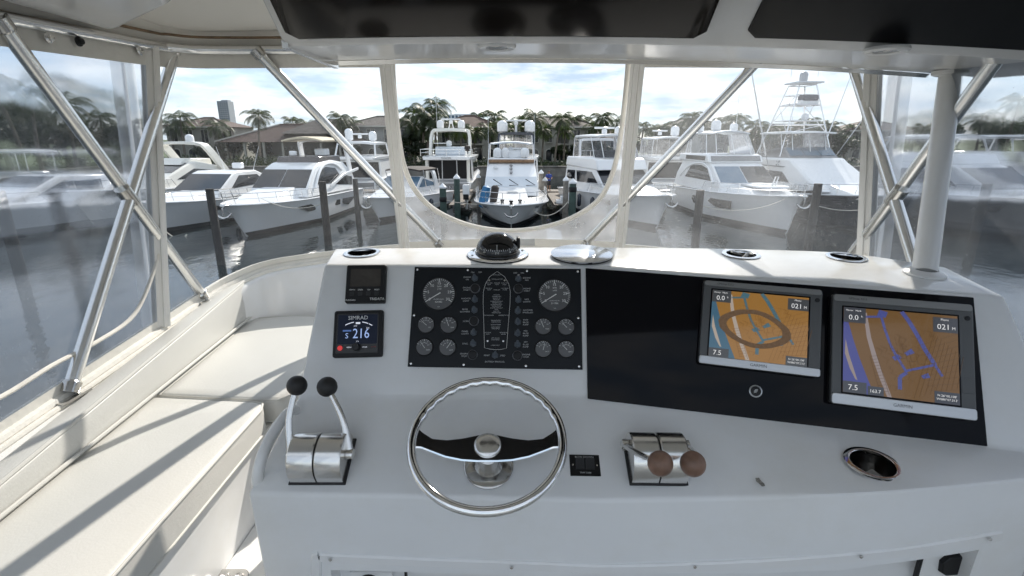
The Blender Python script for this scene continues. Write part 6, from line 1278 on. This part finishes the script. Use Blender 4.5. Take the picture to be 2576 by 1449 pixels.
def palm_meshes(seed, nf=24, fl=3.0, hgt=7.5, lean=.6):
    r = random.Random(seed); az = r.uniform(0, 6.28); lx, ly = cos(az) * lean, sin(az) * lean
    tr = MB().tube([(lx * (k / 8) ** 1.8, ly * (k / 8) ** 1.8, hgt * k / 8) for k in range(9)], [.23 - .012 * k for k in range(9)], 9).mesh('trunk', BARK)
    mb = MB(); top = Vector((lx, ly, hgt))
    for i in range(nf):
        a = 2.399 * i + r.uniform(-.25, .25); f = i / nf; e = radians(80 - 118 * f + r.uniform(-10, 10)); L = fl * r.uniform(.85, 1.1) * (.8 + .3 * sin(pi * min(1, f * 1.3)))
        h = Vector((cos(a), sin(a), 0)); side = Vector((-sin(a), cos(a), 0)); p = top.copy(); n = 13; ang = e; pts = []
        for k in range(n + 1):
            pts.append((p.copy(), ang)); p = p + (h * cos(ang) + Vector((0, 0, sin(ang)))) * (L / n); ang -= radians(5.2 + 4.2 * k / n + (2.5 if e > 0.2 else 0)) 
        for k in range(n):
            a0, a1 = pts[k][0], pts[k + 1][0]; w = .035 * (1 - k / n) + .012
            mb.add([a0 + side * w, a0 - side * w, a1 - side * w * .8, a1 + side * w * .8], [(0, 1, 2, 3)])
            if k < 2: continue
            q = k / n; ll = (.95 * sin(pi * min(.97, q * .82 + .16)) + .12) * fl / 3.0
            d = (a1 - a0).normalized()
            for s in (-1, 1):
                for m in (0, .5):
                    o = a0 + (a1 - a0) * m; v_ = (side * s * .78 + d * .55 - Vector((0, 0, .45 + r.uniform(0, .3)))).normalized() * ll * r.uniform(.85, 1.1); wd = d * .040
                    mid = o + v_ * .55 + Vector((0, 0, .06)); mb.add([o - wd, o + wd, mid + wd * .9, mid - wd * .9, o + v_], [(0, 1, 2, 3), (3, 2, 4)])
    return tr, mb.mesh('crown', LEAF, smooth=False, fix=False)
PM = [palm_meshes(11, 20, 3.7, 7.5, .6), palm_meshes(12, 22, 3.4, 8.2, .9), palm_meshes(13, 18, 3.9, 7.0, .3), palm_meshes(14, 21, 3.6, 9.0, 1.3), palm_meshes(15, 16, 3.1, 6.4, .5)]
def palm(u, v, y, k, label, sc=None):
    """u, v: where the crown's middle shows; the palm stands on the bank at distance y"""
    p = at_y(u, v, y); tr, cr = PM[k]; h0 = (7.5, 8.2, 7.0, 9.0, 6.4)[k]; s = (p.z - LZ) / h0 if sc is None else sc
    t = thing('palm_tree', label, 'palm', loc=(p.x, y, LZ), rz=random.uniform(0, 6.28), group='coconut palms on the bank')
    hs = (p.z - LZ) / h0
    for nm, me in (('trunk', tr), ('crown', cr)):
        o = bpy.data.objects.new(nm, me); C.objects.link(o); o.parent = t
        f = max(.62, min(1.25, hs)); o.scale = (f, f, hs) if nm == 'trunk' else (f, f, f)
        if nm == 'crown': o.location = (0, 0, h0 * hs - h0 * f)
    # keep crown centred on the trunk top
def PL(lst):
    for u, v, y, k, lab in lst: palm(u, v, y, k, lab)
PL([(450, 300, 92, 0, 'palm in front of the far-left cream villa'), (425, 318, 96, 4, 'smaller palm hugging the left curtain zip'), (548, 318, 94, 2, 'palm right of the far-left villa below the grey tower'), (640, 292, 86, 1, 'leaning palm standing alone above the pavilion roof'), (528, 330, 100, 4, 'low palm behind the far-left villa'),
    (735, 310, 105, 4, 'palm crown behind the pavilion roof, left one'), (775, 318, 107, 2, 'palm crown behind the pavilion roof, right one'), (860, 300, 92, 3, 'tall palm left of the grey shuttered villa'), (885, 312, 95, 0, 'palm with spreading crown by the grey shuttered villa'), (842, 322, 98, 2, 'shorter palm by the diagonal brace'), (965, 318, 110, 4, 'small palm just left of the window post'),
    (1060, 285, 88, 0, 'dark palm in the clump at the left of the open window, front'), (1090, 270, 92, 3, 'tallest dark palm in the clump at the left of the open window'), (1040, 310, 90, 2, 'low dark palm in the clump at the left of the open window'), (1098, 300, 86, 1, 'dark palm at the right side of the left clump'), (1072, 322, 87, 4, 'lowest dark palm in the left clump'), (1030, 290, 94, 4, 'outermost dark palm of the left clump'),
    (1158, 325, 86, 2, 'bright palm behind the stern-to yacht with its name on the transom'), (1212, 300, 104, 4, 'small palm right of the white hotel block'), (1250, 296, 103, 4, 'small palm left of the bow-on yacht radar'), (1268, 315, 98, 2, 'bushy low palm behind the big domes'), (1310, 305, 95, 1, 'palm just right of the big white domes'), (1338, 297, 88, 0, 'tall spreading palm right of centre'), (1398, 300, 87, 3, 'palm with long drooping fronds left of the red roof'), (1440, 306, 100, 4, 'slim small palm, left of a pair'), (1470, 310, 103, 4, 'slim small palm, right of a pair'), (1528, 298, 88, 1, 'dark palm at the right side of the open window'), (1548, 312, 93, 2, 'palm half hidden by the right window post'),
    (1742, 297, 90, 1, 'palm just left of the right diagonal brace'), (1830, 310, 92, 2, 'palm left of the sportfisher, front of its group'), (1850, 305, 97, 0, 'palm left of the sportfisher, back of its group'), (1905, 318, 92, 0, 'palm right beside the tuna tower foot'), (1990, 325, 98, 2, 'low palm left inside the tuna tower legs'), (2030, 312, 96, 4, 'palm in the middle of the tuna tower legs'), (2055, 318, 100, 4, 'palm right inside the tuna tower legs'), (2100, 318, 95, 1, 'palm right of the tuna tower'), (2145, 325, 99, 4, 'small palm by the right curtain zip'), (2330, 325, 92, 4, 'small palm between outrigger pole and white post'),
    (2475, 300, 84, 0, 'hazy palm right of the white post'), (2520, 318, 86, 2, 'low hazy palm near the right picture edge'), (2558, 262, 82, 3, 'tallest hazy palm at the right picture edge'),
    (1128, 318, 93, 0, 'palm between the left clump and the red villa roof'), (1190, 332, 90, 4, 'small palm in front of the stacked loggias'), (1230, 326, 92, 2, 'low palm right of the stacked loggias'), (1290, 326, 90, 4, 'small palm behind the right big dome'), (1365, 326, 92, 2, 'low palm between the two tall centre palms'), (1420, 330, 90, 4, 'small palm in front of the wide pale villa'), (1500, 322, 94, 2, 'palm left of the dark right-hand window palm'), (1615, 322, 92, 4, 'small palm just right of the window post'), (1660, 328, 96, 2, 'low palm behind the cream right-hand villa'), (1700, 320, 93, 4, 'small palm left of the palm by the right brace'), (1775, 322, 92, 0, 'palm right of the right diagonal brace'), (1945, 326, 94, 4, 'small palm left of the tuna tower legs'),
    (160, 268, 78, 2, 'hazy palm beyond the left side curtain, right one'), (60, 240, 70, 1, 'hazy palm beyond the left side curtain, middle one'), (15, 215, 66, 3, 'tall hazy palm at the left picture edge'), (245, 300, 88, 0, 'hazy palm left of the outrigger pole'), (330, 315, 90, 4, 'hazy palm right of the outrigger pole')])
def tree_meshes(seed, n=1500, blobs=8, leaf=.30):
    r = random.Random(seed); tk = MB().tube([(0, 0, 0), (.1, 0, 1.5), (0, .1, 2.8)], [.22, .17, .10], 8)
    mb = MB(); cs = [(Vector((r.uniform(-1.9, 1.9), r.uniform(-1.5, 1.5), r.uniform(1.6, 4.2))), r.uniform(.7, 1.35)) for _ in range(blobs)]
    for c, _ in cs: tk.tube([(0, 0, 1.8), tuple(c * .6 + Vector((0, 0, .8))), tuple(c)], [.08, .05, .02], 5)
    for i in range(n):
        c, R_ = r.choice(cs); d = Vector((r.gauss(0, 1), r.gauss(0, 1), r.gauss(0, .8))).normalized(); p = c + d * R_ * r.uniform(.55, 1.08)
        a = Vector((r.gauss(0, 1), r.gauss(0, 1), r.gauss(0, .6))).normalized(); b = a.cross(d + Vector((.01, .02, .03))).normalized(); s = leaf * r.uniform(.5, 1.1)
        mb.add([p - a * s, p + b * s * .5, p + a * s, p - b * s * .5], [(0, 1, 2, 3)])
    return tk.mesh('trunk', BARK), mb.mesh('crown', LEAF2, smooth=False, fix=False)
TM = [tree_meshes(s, 1900, 9) for s in (1, 2, 3)]
def bush(x, y, s, k, label, sz=None):
    t = thing('garden_tree', label, 'tree', loc=(x, y, LZ), rz=random.uniform(0, 6.28), group='broadleaf trees and shrubs on the bank')
    for nm, me in zip(('trunk', 'crown'), TM[k]):
        o = bpy.data.objects.new(nm, me); C.objects.link(o); o.parent = t; o.scale = (s, s, sz or s)
TL = [(-66, 92, 1.3, 'tree left of the cream villa behind the curtain zip'), (-49.5, 94, 1.15, 'tree right of the cream villa'), (-47, 100, 1.2, 'tree behind the palm below the grey tower'), (-31, 103, 1.5, 'tree behind the pavilion upper roof'), (-27.5, 92, .9, 'shrub at the right end of the pavilion'), (-52, 90, .8, 'shrub in front of the pavilion left corner'), (-17.5, 91, 1.45, 'dark tree under the left palm clump'), (-15, 89, 1.1, 'shrub at the foot of the left palm clump'), (-20, 88, .9, 'shrub behind the brown-canopied cruiser'), (-1.0, 96, .95, 'shrub behind the big white domes'), (8.2, 92, .85, 'round dark hedge tree beside the pale villa arch'), (11, 92.5, .8, 'hedge tree right of the dark round one'), (15.8, 95, .95, 'shrub under the slim palm pair'), (22.5, 96, 1.1, 'tree behind the clear-topped flybridge cruiser'), (27, 96, 1.3, 'tree left of the cream right-hand villa'), (40.5, 94, 1.2, 'tree behind the flybridge tent'), (44, 97, 1.4, 'tree between the right palms'), (48, 94, 1.2, 'tree left of the sportfisher'), (59, 95, 1.35, 'tree behind the tuna tower'), (63, 93, 1.2, 'tree right of the tuna tower'), (75, 95, 1.4, 'hazy tree behind the right outrigger pole'), (82, 92, 1.5, 'hazy tree right of the outrigger pole'), (70, 88, 1.2, 'hazy shrub below the right hand palms'), (88, 88, 1.6, 'hazy tree at the right edge'), (96, 90, 1.7, 'hazy tree beyond the right edge palms'),
      (-66, 66, 1.6, 'dark hazy tree by the left bank, nearest'), (-70, 74, 1.9, 'dark hazy tree by the left bank, second'), (-74, 80, 1.8, 'dark hazy tree at the left bank corner'), (-78, 72, 2.2, 'tall dark hazy tree left behind the house'), (-72, 86, 1.6, 'hazy tree left of the outrigger pole'), (-80, 90, 1.9, 'hazy tree behind the left pole'), (-70, 56, 1.6, 'dark hazy tree at the left picture edge'), (-64, 84, 1.3, 'hazy tree right of the left pole')]
for i, (x, y, s, lab) in enumerate(TL): bush(x, y, s * (.82 if x > -62 and x < 66 else 1), i % 3, lab)
# hedge / ground cover along the far bank
hd = MB(); r = random.Random(9)
for i in range(9000):
    x = r.uniform(-75, 110); y = 83 + r.random() * 3; z = r.random() ** 1.5 * (1.3 + .7 * sin(x * .7) * sin(x * .23)); a = Vector((r.gauss(0, 1), r.gauss(0, 1), r.gauss(0, .7))).normalized(); b = a.orthogonal().normalized(); s = .25
    p = Vector((x, y, max(.05, z))); hd.add([p - a * s, p + b * s * .5, p + a * s, p - b * s * .5], [(0, 1, 2, 3)])
o = hd.build('hedge_foliage', LEAF2, smooth=False, fix=False, loc=(0, 0, LZ)); tag(o, 'low green hedge growth along the far sea wall', 'hedge', kind='stuff')
